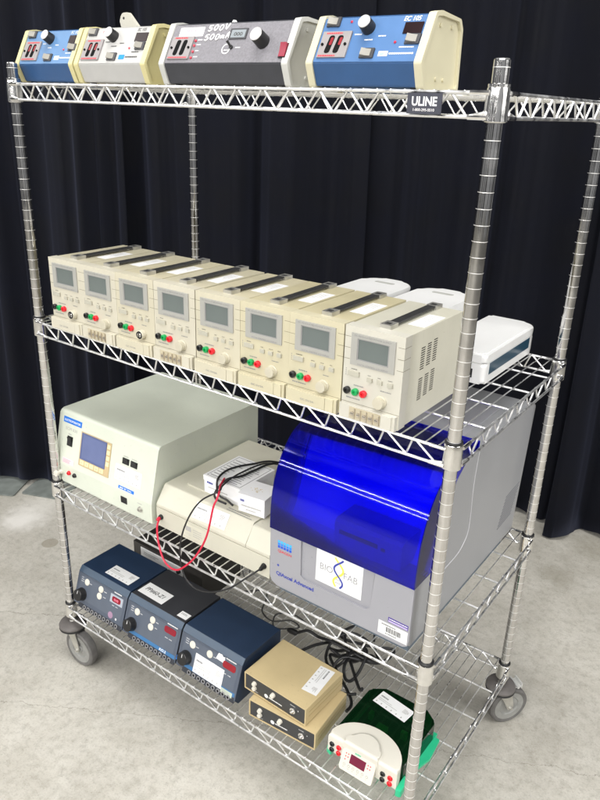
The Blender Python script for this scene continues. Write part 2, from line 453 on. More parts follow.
# ------------------------------------------------------------------ top shelf: electrophoresis power supplies
def inset(poly, d):
    """shrink a convex polygon towards its inside"""
    n = len(poly); out = []
    cx = sum(p[0] for p in poly)/n; cy = sum(p[1] for p in poly)/n
    for p in poly:
        v = Vector((cx-p[0], cy-p[1])); out.append((p[0]+v.normalized().x*d, p[1]+v.normalized().y*d))
    return out
EC_PROF = [(.62, 0), (0, 1.55), (1.6, 4.57), (2.4, 4.72), (5.3, 4.50), (5.7, 3.9), (5.85, 0)]
def ec_box(loc, w, body, panel, lower, end, label, kind, group='electrophoresis power supplies on the top shelf'):
    t = thing('power_supply', label, 'power supply', loc, 0, group)
    ins = rpoly([(.75, .12), (.16, 1.55), (1.7, 4.44), (2.4, 4.58), (5.2, 4.38), (5.55, 3.85), (5.7, .12)], .12, 3)
    m = MB(); m.prism(ins, .5, w-.5, 'x'); m.build('case', body, t)
    outer = rpoly(EC_PROF, .32, 5); inner = inset(outer, .30)
    for x0, x1, s in ((0, .55, -1), (w-.55, w, 1)):
        m = MB(); m.ring(outer, inner, x0, x1)
        m.prism(inner, *((.22, .54) if s < 0 else (w-.54, w-.22)), 'x')
        xs = (.10, .22) if s < 0 else (w-.22, w-.10)
        for (yy, zz) in ((2.6, .7), (3.7, .7), (2.6, 3.9), (4.3, 3.9)):
            m.cyl((xs[0], yy, zz), (xs[1], yy, zz), .13, seg=10)
        m.build('end_panel', end, t)
    # lower front face plate and sloped control panel
    F2 = frame((0, .07+.09, 1.55), (1, 0, 0), (0, 1.54, 2.89))
    L = math.hypot(1.54, 2.89)
    m = MB(F2); m.box(.56, w-.56, .06, L-.05, -.02, .05, .015); m.build('control_panel', panel, t)
    F1 = frame((0, .75-.02, .12), (1, 0, 0), (0, -.59, 1.43))
    m = MB(F1); m.box(.56, w-.56, .12, 1.5, -.01, .02, .01); m.build('lower_panel', lower, t)
    F = F2 @ Matrix.Translation((0, 0, .05))
    # outlet plate with two slots
    m = MB(F); m.box(.78, 3.1, .33, 2.2, 0, .12, .02)
    m.mi = 1
    for u in (1.55, 2.25):
        m.prism(rpoly([(u-.27, .62), (u+.17, .62), (u+.32, 1.9), (u-.12, 1.9)], .2, 4), .12, .135, 'z')
    m.cyl((1.0, 1.25, .12), (1.0, 1.25, .2), .1, seg=8); m.cyl((2.85, 1.25, .12), (2.85, 1.25, .2), .1, seg=8)
    m.mi = 2
    m.lines(1.1, 2.9, 2.0, 2.16, 1, .13, .7); m.lines(.9, 3.0, .38, .52, 1, .13, .8)
    if kind == 'dark':
        m.mi = 1
    else:
        m.mi = 3
        for u in (1.62, 2.36): m.prism(rpoly([(u-.1, 1.2), (u+.12, 1.2), (u+.17, 1.75), (u-.05, 1.75)], .08, 3), .136, .14, 'z')
    m.build('outlet_plate', [pm('outlet_grey', h('918c8c'), .45), slotk, redink, pm('socket_red', h('8a1420'), .4)] , t)
    def rock(u, v, mm=rocker):
        r = MB(F); r.box(u-.52, u+.52, v-.34, v+.34, 0, .12, .03)
        r.mi = 1; r.prism([(u-.36, 0), (u+.30, 0), (u+.30, .16), (u-.05, .22), (u-.36, .36)], v-.24, v+.24, 'y')
        r.build('rocker_switch', [pm('switch_surround', h('3c3c3f'), .45), mm], t)
    if kind != 'dark':
        rock(1.35, 2.92); rock(4.75, .62); rock(7.85, 1.55)
        m = MB(F); m.knob(4.25, 2.42, .5, .75, .92)
        m.mi = 1; m.lathe([(.45, .75), (.43, .80), (0, .80)], (4.25, 2.42, 0), (0, 0, 1), 24)
        m.build('knob', [black, knobcap], t)
        m = MB(F); m.box(6.95, w-.72, 1.95, 2.72, 0, .06, .02); m.build('readout', darkglass, t)
        m = MB(F)
        if kind == 'label': m.text('EC 105', .46, 6.75, 2.84, 1.2, .02, .02, .15)
        else: m.text('EC 105' if kind == 'blue' else 'EC 105', .40, 6.95, 2.88, 1.0, .02, .0, .15)
        m.rect(5.6, 6.3, .42, .78, .015); m.lines(6.4, 8.6, .55, .68, 1, .015, .9)
        for (u, v) in ((3.3, 1.95), (5.2, 1.8), (4.2, 1.55)): m.lines(u, u+.7, v, v+.1, 1, .015, .9)
        m.lines(7.0, 8.2, 1.0, 1.1, 1, .015, .9)
        m.build('panel_lettering', [ink if kind == 'white' else whiteink], t, 0, recalc=False)
        m = MB(F)
        if kind == 'white': m.rect(5.6, 6.3, .40, .80, .022)
        else: m.lines(5.75, 6.2, .5, .7, 1, .022, .8)
        m.build('maker_mark', logo2 if kind == 'white' else logo1, t, 0, recalc=False)
        m = MB(F)
        for (u, v) in ((2.75, 2.92), (6.6, 1.38)): m.lathe([(.09, 0), (.09, .05), (.04, .09)], (u, v, 0), (0, 0, 1), 10)
        m.build('indicator', redled, t)
    else:
        m = MB(F); m.rect(1.25, 3.85, 2.25, 3.0, .015); m.mi = 1; m.lines(1.9, 3.4, 2.62, 2.85, 1, .02, .8)
        m.build('warning_sticker', [paper, pinkink], t, 0, recalc=False)
        m = MB(F)
        GL = {'5': [[(.9, 1), (.2, .95), (.15, .55), (.6, .62), (.85, .35), (.55, .02), (.05, .08)]],
              '0': [[(.5, 1), (.12, .7), (.15, .2), (.5, 0), (.85, .3), (.85, .75), (.5, 1)]],
              'V': [[(0, 1), (.45, 0), (.95, 1.05)]],
              'm': [[(.05, 0), (.08, .55), (.12, .4), (.32, .58), (.42, .4), (.42, .05), (.45, .4), (.65, .58), (.78, .4), (.8, 0)]],
              'A': [[(0, 0), (.4, 1.1), (.85, 0)], [(.15, .38), (.72, .42)]]}
        def hand(word, u, v, cw, ch):
            for i, c in enumerate(word):
                for st in GL[c]:
                    m.tube([p for p in catmull([(u+(i+x*.72+.15*y)*cw, v+(y+.06*math.sin(i*2.3))*ch+i*.03, .03) for (x, y) in st], 3)], .055, 5)
        hand('500V', 4.25, 2.62, .56, .46); hand('500mA', 4.15, 1.86, .54, .46)
        m.build('handwriting', whiteink, t, 60)
        m = MB(F); m.box(6.65, 8.35, 1.9, 2.75, 0, .07, .02); m.mi = 1; m.rect(6.82, 8.2, 2.02, 2.63, .075); m.mi = 2; m.text('000', .4, 7.1, 2.15, .85, .08, .02)
        m.build('readout', [pm('meter_frame', (.05, .05, .055), .4), pm('meter_glass', h('8d9498'), .15), ink], t, 20, recalc=False)
        m = MB(F); m.lathe([(.16, 0), (.16, .12), (.08, .14)], (7.2, 1.25, 0)); m.cyl((7.2, 1.25, .1), (7.05, 1.5, .5), .08, .11, 10); m.build('toggle_switch', black, t)
        m = MB(F); m.knob(10.15, 1.62, .55, 1.0, .95)
        m.mi = 1; m.lathe([(.51, 1.0), (.49, 1.05), (0, 1.05)], (10.15, 1.62, 0), (0, 0, 1), 24)
        m.build('knob', [black, knobcap], t)
        m = MB(F); m.box(12.0, 12.3+.35, .35, 1.45, 0, .1, .02); m.mi = 1; m.prism([(.42, .1), (1.38, .1), (1.38, .34), (.9, .2), (.42, .16)], 12.05, 12.6, 'x')
        m.build('rocker_switch', [black, pm('red_rocker', h('8e1a35'), .35)], t)
        m = MB(F)
        for (u, v) in ((3.3, 1.85), (3.3, 1.45), (3.35, .95), (3.35, .45)): m.lathe([(.1, 0), (.1, .08), (.05, .12)], (u, v, 0), (0, 0, 1), 10); 
        m.build('indicator', redled, t)
        m = MB(F)
        for (u, v) in ((3.5, 1.9), (3.5, 1.5), (3.55, 1.0), (3.55, .5), (6.5, 1.0), (7.6, 1.2)): m.lines(u, u+.6, v, v+.1, 1, .015, .9)
        m.lathe([(.42, .016), (.34, .016)], (6.7, 1.15, 0), (0, 0, 1), 16, False)
        m.build('panel_lettering', whiteink, t, 0, recalc=False)
    m = MB()
    for x in (1, w-1):
        for y in (1.3, 5.0): m.cyl((x, y, -.02), (x, y, .14), .3, seg=12)
    m.build('foot', blackrub, t)
    return t
ZT = 66.40
ec_box((-.75, .8, ZT), 8.55, ecblue, ecpanel, ecblue, endcream, 'blue box with cream ends beside the white box, leftmost on the top shelf', 'blue')
ec_box((8.0, .8, ZT), 9.1, ecwhite, ecwhite, ecwhite, endcream, 'white box with yellowed cream ends, beside the wide dark-fronted box on the top shelf', 'white')
ec_box((18.75, .8, ZT), 13.0, ecdark, ecgrey, ecdark, endgrey, 'wide black-fronted box with a speckled grey panel hand-marked 500V 500mA', 'dark')
ec_box((33.35, .8, ZT), 9.0, ecblue, ecpanel2, ecblue, endcream2, 'blue box lettered EC 105 with cream ends, above the black ULINE nameplate', 'label')
# small cream pieces lying behind the boxes
t = thing('plastic_bracket', 'cream plastic bracket with a rounded end sticking up behind the white box', 'bracket', (7.0, 8.0, ZT))
m = MB(); m.prism(rpoly([(-.5, 4.9), (.3, 4.6), (2.0, 4.8), (1.9, 5.0), (.45, 6.42), (-.5, 6.42), (-.8, 5.7)], [.2, .2, .2, .1, .5, .5, .4], 5), .0, .35, 'y', .06)
m.box(-.8, 2.2, -.3, 1.2, 0, .25, .06); m.box(.3, 1.2, 0, .35, .2, 5.0, .05)
m.mi = 1; m.cyl((-.2, -.01, 5.95), (-.2, .0, 5.95), .12, seg=10); m.build('plate', [ivory, black], t)
t = thing('plastic_hook', 'tiny white pointed hook showing above the black-fronted box on the top shelf', 'hook', (20.5, 8.0, ZT))
m = MB(); m.prism(rpoly([(-.6, 0), (.6, 0), (.5, 4.6), (0, 5.5), (-.5, 4.6)], .15, 3), 0, .4, 'y', .06); m.box(-1, 1, -.6, 1, 0, .2, .05); m.build('plate', foamw, t)

# ------------------------------------------------------------------ second shelf: eight bench supplies
def bench(loc, rot, white, term, chromeknob, label, hgt=7.25, tone=0):
    w, d = 5.0, 9.7
    A, T = (ivory, ivorytop) if white else ((cream, creamtop), (cream2, creamtop2), (cream3, creamtop3))[tone]
    t = thing('bench_power_supply', label, 'power supply', loc, rot, 'bench power supplies lined up on the second shelf')
    m = MB(); m.box(.06, w-.06, .35, d, .12, hgt-.05, .10, 3); m.build('case', T, t)
    m = MB(); m.box(0, w, 0, 1.0, .05, hgt, .14, 3); m.mi = 1
    for v in (.115, .235, .355):
        z = hgt*(1-v)
        m.box(.0, .52, -.004, .02, z-.016, z+.016); m.box(w-.52, w, -.004, .02, z-.016, z+.016)
        m.box(w-.02, w+.004, 0, 1.0, z-.016, z+.016); m.box(-.004, .02, 0, 1.0, z-.016, z+.016)
    m.box(0, w, -.004, .02, hgt*.168, hgt*.168+.03)
    m.build('front_bezel', [A, pm('seam_shade', h('6f6a58'), .6) if 'seam_shade' not in bpy.data.materials else bpy.data.materials['seam_shade']], t)
    F = frame((0, 0, 0), *XZ)
    Z = lambda v: hgt*(1-v)
    X = lambda u: w*u
    m = MB(F)
    m.ring([(X(.12), Z(.405)), (X(.86), Z(.405)), (X(.86), Z(.065)), (X(.12), Z(.065))], [(X(.225), Z(.345)), (X(.765), Z(.345)), (X(.765), Z(.115)), (X(.225), Z(.115))], -.03, .1, 'z')
    m.mi = 1
    m.text('DC REGULATED POWER SUPPLY', .19, X(.17), Z(.098), X(.62), .105, .012); m.text('DIGITAL CONTROL LCD DISPLAY', .17, X(.25), Z(.395), X(.52), .105, .01)
    df = m.build('display_frame', [bezel_m, inkgrey], t, 20)
    m = MB(F); m.ring([(X(.225), Z(.345)), (X(.765), Z(.345)), (X(.765), Z(.115)), (X(.225), Z(.115))], [(X(.245), Z(.335)), (X(.745), Z(.335)), (X(.745), Z(.125)), (X(.245), Z(.125))], 0, .07, 'z'); m.build('inner_frame', grey_m, df, 20)
    m = MB(F); m.box(X(.235), X(.755), Z(.34), Z(.12), 0, .03); m.build('display_screen', lcd_m, t)
    m = MB(F); m.box(X(.10), X(.29), Z(.525), Z(.475), 0, .16, .04); m.mi = 1; m.lines(X(.14), X(.26), Z(.46), Z(.45), 1, .01, .9)
    m.build('power_button', [btn_m, ink], t)
    for u in (.43, .60, .775):
        m = MB(F); m.box(X(u), X(u+.085), Z(.55), Z(.505), 0, .15, .04); m.mi = 1; m.lines(X(u), X(u+.08), Z(.49), Z(.48), 1, .01, .9); m.build('button', [btn_m, ink], t)
    for u, mm in ((.10, jackk), (.245, jackg), (.385, jackr)):
        m = MB(F); m.lathe([(.265, 0), (.285, .1), (.27, .28), (.2, .32), (.12, .32), (.11, .2), (0, .2)], (X(u), Z(.695), 0), (0, 0, 1), 20)
        m.build('binding_post', mm, t)
    m = MB(F); ku, kv = X(.68), Z(.735)
    if chromeknob:
        m.lathe([(.46, 0), (.46, .1), (.42, .42), (.36, .48)], (ku, kv, 0), (0, 0, 1), 28)
        m.mi = 1; m.lathe([(.37, .47), (.36, .52), (.24, .52)], (ku, kv, 0), (0, 0, 1), 24, False)
        m.mi = 2; m.lathe([(.24, .50), (.2, .53), (0, .53)], (ku, kv, 0), (0, 0, 1), 16)
        m.mi = 1; m.box(ku-.05, ku+.05, kv-.3, kv+.3, .5, .55)
        m.build('knob', [knob_m, black, chrome], t)
    else:
        prof = []
        m.lathe([(.5, 0), (.5, .1), (.45, .14)], (ku, kv, 0), (0, 0, 1), 28)
        n = 26
        poly = []
        for i in range(n*2):
            a = PI*i/n; r = .45 if i % 2 else .415
            poly.append((ku+r*math.cos(a), kv+r*math.sin(a)))
        m.prism(poly, .1, .52, 'z', .04, 1)
        m.build('knob', knob_m, t, 25)
    m = MB(F); m.lines(X(.20), X(.46), Z(.635), Z(.62), 1, .01, .9); m.lines(X(.08), X(.44), Z(.785), Z(.77), 1, .01, .9); m.lines(X(.66), X(.84), Z(.62), Z(.608), 1, .01, .9)
    for i in range(4): m.rect(X(.045), X(.06), Z(.47+i*.022), Z(.46+i*.022), .01)
    m.build('panel_lettering', inkgrey, t, 0, recalc=False)
    m = MB()
    m.box(.10, w-.10, -.42, .1, .02, hgt*.165, .06)
    if term:
        m.build('terminal_shelf', A, t)
        m = MB(); m.box(X(.2), X(.74), -.46, -.40, .16, hgt*.15, .02)
        m.mi = 1
        for i in range(5):
            x = X(.26+i*.105); m.cyl((x, -.45, .58), (x, -.54, .58), .17, seg=12); m.box(x-.02+.2, x+.04+.2, -.56, -.44, .2, hgt*.14)
        m.mi = 2
        for i in range(5):
            x = X(.26+i*.105); m.box(x-.13, x+.13, -.548, -.538, .56, .60)
        m.build('terminal_strip', [pm('terminal_beige', h('b5ab92'), .5), screwm, ink], t)
        m = MB(); m.box(X(.76), X(.93), -.56, -.38, .1, hgt*.16, .05); m.build('end_block', A, t)
    else:
        m.build('terminal_shelf', A, t)
        m = MB(); m.box(X(.05), X(.78), -.54, -.38, .08, hgt*.155, .05); m.mi = 1; m.M = F; m.text('DC 5V/3A', .22, X(.32), .45, X(.26), .552, .01)
        m.build('terminal_cover', [A, inkgrey], t)
        m = MB(); m.box(X(.79), X(.93), -.56, -.38, .1, hgt*.16, .05); m.build('end_block', A, t)
    # handle
    hx = 2.72
    z = hgt-.05
    m = MB(); m.prism([(1.5, z+.14), (2.0, z+.30), (8.5, z+.34), (9.2, z+.14), (9.2, z+.05), (8.5, z+.22), (2.0, z+.2), (1.5, z+.02)], hx-.36, hx+.36, 'x', .03); hd = m.build('handle', strap, t)
    for y0 in (1.0, 8.35):
        m = MB(); m.box(hx-.46, hx+.46, y0, y0+1.15, z-.02, z+.34, .05); m.mi = 1; m.box(hx-.22, hx+.22, y0+.25, y0+.7, z+.33, z+.36); m.build('handle_bracket', [zinc, strap], hd)
    m = MB(); m.box(hx+.62, hx+2.0, 3.3, 6.9, z+.004, z+.016); m.mi = 1
    m.M = frame((hx+.72, 6.7, z+.016), (0, -1, 0), (1, 0, 0)); m.lines(.1, 2.2, .1, 1.0, 4, .006, .3)
    m.build('paper_tag', [paper, inkfaint], t, 0)
    # side louvres
    for x0 in (w-.07, .052):
        m = MB()
        for zz in (hgt*.56, hgt*.22):
            for i, y in enumerate((2.75, 3.75, 4.75)):
                for k in range(10):
                    q = zz+k*.185+i*.10
                    m.box(x0, x0+.018, y, y+.62, q, q+.075)
        m.build('louvre', slotk, t, 0)
    m = MB()
    for x in (.5, w-.5):
        for y in (.7, d-.8): m.cyl((x, y, -.02), (x, y, .16), .22, seg=10)
    m.build('foot', blackrub, t)
ZM = 43.26
L8 = [
 (3.50, -.62, False, False, True, 'cream bench supply with a chrome-tipped knob beside the left front post'),
 (8.45, -.62, False, True, False, 'cream bench supply with bare screw terminals between the two units with chrome-tipped knobs'),
 (13.45, -.62, False, False, True, 'cream bench supply with a chrome-tipped knob and both neighbours showing bare terminals'),
 (18.50, -.60, False, True, False, 'cream bench supply with bare screw terminals and plain knob, fourth from the left'),
 (23.65, -.60, False, False, False, 'cream covered-terminal bench supply, leftmost of the three with plain knobs, fifth in the row'),
 (28.65, -.58, False, False, False, 'cream covered-terminal bench supply, middle of the three with plain knobs, sixth in the row'),
 (33.68, -.56, False, False, False, 'yellowed cream bench supply with covered terminals, directly left of the whiter one'),
 (38.80, -.56, True, True, False, 'whiter ivory bench supply with louvred side in view at the right end of the row'),
]
for i, (x, y, wh, te, ck, lb) in enumerate(L8):
    bench((x, y, ZM), math.radians([.4, -.3, .3, .5, -.4, .6, .2, -.2][i]), wh, te, ck, lb, 7.2, [1, 1, 0, 1, 0, 2, 2, 0][i])

# white instruments behind them
def imager(loc, rot, label):
    t = thing('white_instrument', label, 'lab instrument', loc, rot, 'white instruments behind the bench supplies')
    m = MB(); m.prism(rpoly([(0, 0), (5.7, 0), (5.7, 9.2), (0, 9.2)], [.5, .5, 2.5, 2.5], 8), .25, 4.3, 'z', .25, 3); hs = m.build('housing', foamw, t, 40)
    m = MB(); m.prism(rpoly([(-.06, -.05), (5.76, -.05), (5.76, 9.26), (-.06, 9.26)], [.5, .5, 2.55, 2.55], 8), 4.34, 5.0, 'z', .3, 5); m.build('lid', foamw, t, 40)
    m = MB(); m.prism(rpoly([(1.7, 6.9), (4.0, 6.9), (4.0, 7.6), (1.7, 7.6)], .35, 5), 4.99, 5.01, 'z'); m.build('finger_slot', pm('shaded_slot', h('a9a9a4'), .6), t)
    m = MB()
    for x in (.8, 4.8):
        for y in (1, 8): m.cyl((x, y, -.02), (x, y, .3), .3, seg=10)
    m.build('foot', blackrub, t)
imager((26.6, 14.6, ZM), 0, 'white round-topped instrument peeping over the yellowed bench supply, left one of two')
imager((33.3, 14.6, ZM), 0, 'white round-topped instrument directly behind the ivory bench supply')
t = thing('white_instrument', 'low white instrument with a dark teal side band, behind the right front post', 'lab instrument', (35.3, 12.4, ZM), 0, 'white instruments behind the bench supplies')
t.location = ((39.9)*S, 12.4*S, (ZM+ZO)*S)
PL = rpoly([(0, 0), (5.1, 0), (5.1, 13.3), (0, 13.3)], [.4, .5, 2.0, .4], 8)
m = MB(); m.prism(PL, .12, 1.95, 'z', .3, 4); m.build('base', foamw, t, 40)
m = MB(); m.prism(PL, 2.0, 2.72, 'z', .22, 4); lid = m.build('lid', foamw, t, 40)
m = MB(); m.prism(rpoly([(.3, .5), (4.75, .5), (4.75, 12.9), (.3, 12.9)], [.3, .3, 1.6, .3], 8), 2.715, 2.80, 'z', .05, 2); m.build('raised_panel', foamw, lid, 40)
m = MB(); m.box(5.06, 5.12, 1.0, 11.0, .85, 1.9, .03); m.build('side_band', bandblue, t)
m = MB(); m.box(1.0, 4, -.03, .05, .6, 1.4, .03); m.build('front_plate', black, t)
m = MB()
for x in (.7, 4.4):
    for y in (1, 12): m.cyl((x, y, -.02), (x, y, .3), .3, seg=10)
m.build('foot', blackrub, t)

# ------------------------------------------------------------------ third shelf
ZL = 23.42
t = thing('electroporator', 'large mint-grey instrument with a sloped front, blue-grey screen and two blue labels', 'lab instrument', (-.45, .35, ZL))
PW = 16.1
side = [(0, .15), (0, 2.55), (1.45, 8.75), (17.6, 8.75), (17.6, .15)]
m = MB(); m.prism(rpoly(side, [.15, .5, .5, .4, .2], 5), 0, PW, 'x', .28, 4); m.build('case', porator_m, t, 40)
F = frame((0, .35-.02-.01, 2.8), (1, 0, 0), (0, 1.45, 6.2))
F = frame((0.05, .06, 2.8), (1, 0, 0), (0, 1.45, 6.2)) @ Matrix.Translation((0, 0, .012))
m = MB(F); m.box(.75, 3.9, 4.75, 5.42, 0, .03); m.mi = 1; m.text('ELECTROPORATOR', .34, .95, 4.95, 2.75, .04, .02); m.build('name_label', [bluelab, whiteink], t, 0)
m = MB(F); m.text('ECM 830', .5, 1.25, 3.95, 2.0, .01, .0); m.lines(1.8, 2.6, 3.45, 3.6, 1, .01, .9); m.lines(11.1, 11.9, 3.66, 3.78, 1, .01, .9); m.lines(12.4, 13.2, 3.66, 3.78, 1, .01, .9); m.build('panel_lettering', inkfaint, t, 0, recalc=False)
m = MB(F); m.box(1.72, 2.62, 2.15, 3.3, 0, .06, .02); m.mi = 1; m.prism([(2.25, .06), (3.2, .06), (3.2, .26), (2.7, .12), (2.25, .1)], 1.85, 2.5, 'x'); m.build('power_switch', [black, blackrub], t)
m = MB(F); m.box(4.02, 9.1, .5, 4.45, 0, .05, .02); kp = m.build('keypad', keypad, t)
m = MB(F)
for i in range(5): m.box(4.3+i*.82, 4.95+i*.82, .68, 1.18, .05, .08, .02)
for i in range(4): m.box(8.5, 8.98, 1.75+i*.66, 2.2+i*.66, .05, .08, .02)
m.mi = 1
for i in range(5): m.lines(4.42+i*.82, 4.85+i*.82, .8, 1.05, 2, .085, .5)
m.build('key', [keycap, inkgrey], kp)
m = MB(F); m.ring([(4.2, 1.3), (8.4, 1.3), (8.4, 4.36), (4.2, 4.36)], [(4.36, 1.46), (8.24, 1.46), (8.24, 4.2), (4.36, 4.2)], .05, .10, 'z'); m.mi = 1; m.box(4.3, 8.3, 1.4, 4.26, .05, .07); m.build('display_screen', [pm('screen_rim', h('59638c'), .4), screen_m], t, 20)
m = MB(F); m.box(1.2, 3.2, -.02, .62, 0, .02); m.mi = 1; m.lines(1.35, 3.05, .08, .56, 3, .03, .5); m.build('warning_sticker', [pm('pale_pink_paper', h('e3cfd3'), .6), pinkink], t, 0)
for u in (11.02, 12.3):
    m = MB(F); m.box(u, u+1.02, 2.85, 3.52, 0, .05, .02); m.mi = 1; m.prism([(2.9, .05), (3.47, .05), (3.47, .2), (3.15, .09), (2.9, .09)], u+.12, u+.9, 'x'); m.build('rocker_switch', [black, blackrub], t)
asset_label(F @ Matrix.Translation((10.05, .85, 0)), 4.1, 1.72, t)
m = MB(F); m.box(10.85, 13.3, -.02, .32, 0, .02); m.mi = 1; m.text('BTX', .2, 11.1, .07, 1.9, .03, .02); m.build('blue_sticker', [bluelab, whiteink], t, 0)
F = frame((0, 0, 0), *XZ)
m = MB(F)
m.ring([(11.3, 1.2), (12.25, 1.2), (12.25, 1.95), (11.3, 1.95)], [(11.45, 1.32), (12.1, 1.32), (12.1, 1.83), (11.45, 1.83)], 0, .06, 'z'); m.box(11.4, 12.15, 1.28, 1.88, 0, .02); m.build('port', black, t, 20)
m = MB(F); m.lathe([(.34, 0), (.34, .1), (.22, .12), (.22, .3), (.1, .3), (.1, .2)], (14.35, 1.42, 0), (0, 0, 1), 16); m.mi = 1; m.lines(13.9, 14.8, 2.0, 2.12, 1, .01, .8); m.build('connector', [zinc, inkfaint], t)
for u, mm in ((2.45, jackr), (3.45, jackk)):
    m = MB(F); m.lathe([(.27, 0), (.27, .12), (.2, .26), (.11, .26), (.1, .12)], (u, 1.72, 0), (0, 0, 1), 18); m.build('jack', mm, t)
m = MB(F); m.lathe([(.3, 0), (.3, .12), (.2, .2), (.2, .55), (.34, .6), (.34, .85), (.25, .9)], (.95, 1.42, 0), (0, 0, 1), 16); m.build('latch_knob', gelwhite, t)
m = MB()
for x in (1, PW-1):
    for y in (1, 16.4): m.cyl((x, y, -.02), (x, y, .2), .35, seg=12)
m.build('foot', blackrub, t)

t = thing('gel_dryer', 'flat bone-coloured instrument between the mint-grey and the blue-lidded instruments', 'lab instrument', (15.95, .75, ZL))
RWD = 15.2
m = MB(); m.box(0, RWD, 0, 15.5, .15, 2.35, .14, 3); m.build('base', reader_m, t)
m = MB(); m.prism(rpoly([(.02, 2.40), (.02, 2.72), (1.35, 4.55), (15.2, 4.55), (15.45, 2.40)], [.05, .25, .3, .2, .05], 4), .04, RWD-3.0, 'x', .22, 4); lid = m.build('lid', reader_m, t, 40)
m = MB(); m.prism(rpoly([(.02, 2.40), (.02, 2.72), (1.15, 4.40), (15.2, 4.40), (15.45, 2.40)], [.05, .25, .3, .2, .05], 4), RWD-2.95, RWD-.04, 'x', .22, 4); m.build('side_cover', reader_m, t, 40)
m = MB(); m.prism(rpoly([(1.9, 2.6), (RWD-4.2, 2.6), (RWD-4.2, 13.5), (1.9, 13.5)], .4, 4), 4.52, 4.72, 'z', .07, 2); m.build('raised_panel', reader_m, lid, 40)
F = frame((0, .02, 2.72), (1, 0, 0), (0, 1.33, 1.83)) @ Matrix.Translation((0, 0, .02))
asset_label(F @ Matrix.Translation((5.0, .25, 0)) @ Matrix.Rotation(math.radians(1.5), 4, 'Z'), 4.3, 1.65, t, icons=6)
F0 = frame((0, 0, 0), *XZ)
m = MB(F0); m.box(4.0, 6.9, .55, 2.0, 0, .015); m.mi = 1; m.box(4.25, 5.0, 1.2, 1.75, .015, .03); m.lines(5.3, 6.6, .8, 1.8, 4, .025, .35); m.lines(4.2, 5.1, .7, 1.05, 2, .025, .35); m.build('rating_plate', [pm('plate_bone', h('cfccbb'), .5), inkfaint], t, 0)
m = MB(frame((0, 0, 4.56), (1, 0, 0), (0, 1, 0))); m.lines(8.5, 12.0, 1.45, 2.1, 2, .005, .4); m.build('lid_lettering', inkgrey, t, 0, recalc=False)
for x in (.72, 14.55):
    m = MB(F0); m.lathe([(.3, 0), (.3, .1), (.24, .3), (.12, .3), (.11, .15)], (x, 1.35, 0), (0, 0, 1), 18); m.build('jack', black, t)
m = MB()
for x in (1, RWD-1):
    for y in (1, 14.5): m.cyl((x, y, -.02), (x, y, .2), .35, seg=12)
m.build('foot', blackrub, t)

def carton(loc, w, d, hh, rot, label, kind):
    t = thing('paper_box', label, 'box', loc, rot, 'small white cartons on the bone-coloured instrument')
    m = MB(); m.box(.06, w-.06, .06, d-.06, 0, hh-.1, .03); m.build('carton', paper, t)
    m = MB(); m.box(0, w, 0, d, hh-.55 if kind else hh-.12, hh, .03); lid = m.build('carton_lid', paper, t)
    m = MB(frame((0, 0, hh), (1, 0, 0), (0, 1, 0)))
    if kind:
        m.ring([(.25, .25), (w-.25, .25), (w-.25, d-.25), (.25, d-.25)], [(.32, .32), (w-.32, .32), (w-.32, d-.32), (.32, d-.32)], .004, .008, 'z')
        m.lines(.5, w*.45, .5, d-.6, 9, .008, .3); m.lines(w*.52, w-.5, .5, d-.9, 11, .008, .3)
    else:
        m.mi = 1
        for k in range(26): 
            u, v = random.gauss(w*.45, .33), random.gauss(d*.5, .25); m.rect(u, u+.12, v, v+.06, .006+k*.0002)
    m.build('box_print', [inkgrey, pm('tan_ink', h('c9b78a'), .6)], lid, 0, recalc=False)
    m = MB(frame((0, .05, 0), *XZ))
    m.lines(w*.12, w*.88, hh*.34, hh*.46, 1, .012, .5); m.lines(w*.3, w*.75, hh*.16, hh*.26, 1, .012, .5)
    m.mi = 1; m.lines(w*.1, w*.32, hh*.6, hh*.74, 1, .06, .8)
    m.build('front_print', [inkfaint, navyink], t, 0, recalc=False)
carton((20.5, 3.2, 28.16), 4.95, 5.5, 1.95, -.01, 'wider white carton with a printed lid under the black leads', 1)
carton((25.65, 2.55, 28.16), 3.1, 2.9, 2.0, math.radians(7), 'smaller white carton with a tan mark, beside the blue-lidded instrument', 0)

# --- capillary analyser with blue lid
QX, QY, QW = 32.2, -.62, 14.35
t = thing('capillary_analyser', 'big silver-grey analyser with a curved clear blue lid and white BIO FAB card', 'lab instrument', (QX, QY, ZL))
def q(pts): return [(y-QY, z-ZL) for (y, z) in pts]
body = q([(-.36, 24.55), (-.36, 30.35), (2.3, 30.45), (3.0, 31.6), (3.6, 33.4), (4.35, 35.7), (5.3, 37.5), (6.8, 38.5), (9.2, 39.0), (23.3, 38.7), (24.0, 38.2), (22.7, 24.5)])
m = MB(); m.prism(rpoly(body, [.25, .05, .1, .3, 0, 0, .3, .4, .2, .3, .3, .3], 3), .02, QW-.02, 'x', .16, 3); m.build('case', silverdark, t, 40)
# front fascia: U-shaped, the middle recessed
fz0, fz1 = 24.5-ZL, 30.38-ZL
poly = [(.0, fz0+.9), (.25, fz0+.3), (.9, fz0), (QW-.5, fz0), (QW-.1, fz0+.25), (QW, fz0+.7), (QW, fz1), (10.75, fz1), (10.65, fz0+2.3), (10.2, fz0+1.95), (3.9, fz0+1.95), (3.4, fz0+2.3), (3.45, fz1), (0, fz1)]
m = MB(); m.prism(poly, 0, .34, 'y', .06, 3); m.build('front_fascia', silver, t, 40)
m = MB(); m.box(3.3, 10.8, .16, .4, fz0+1.8, fz1-.02); m.build('recessed_panel', silver, t)
m = MB(); m.box(.5, QW-.4, 1.0, 21.5, 0, 1.2, .1); m.build('plinth', slate, t)
F = frame((0, 0, 0), *XZ)
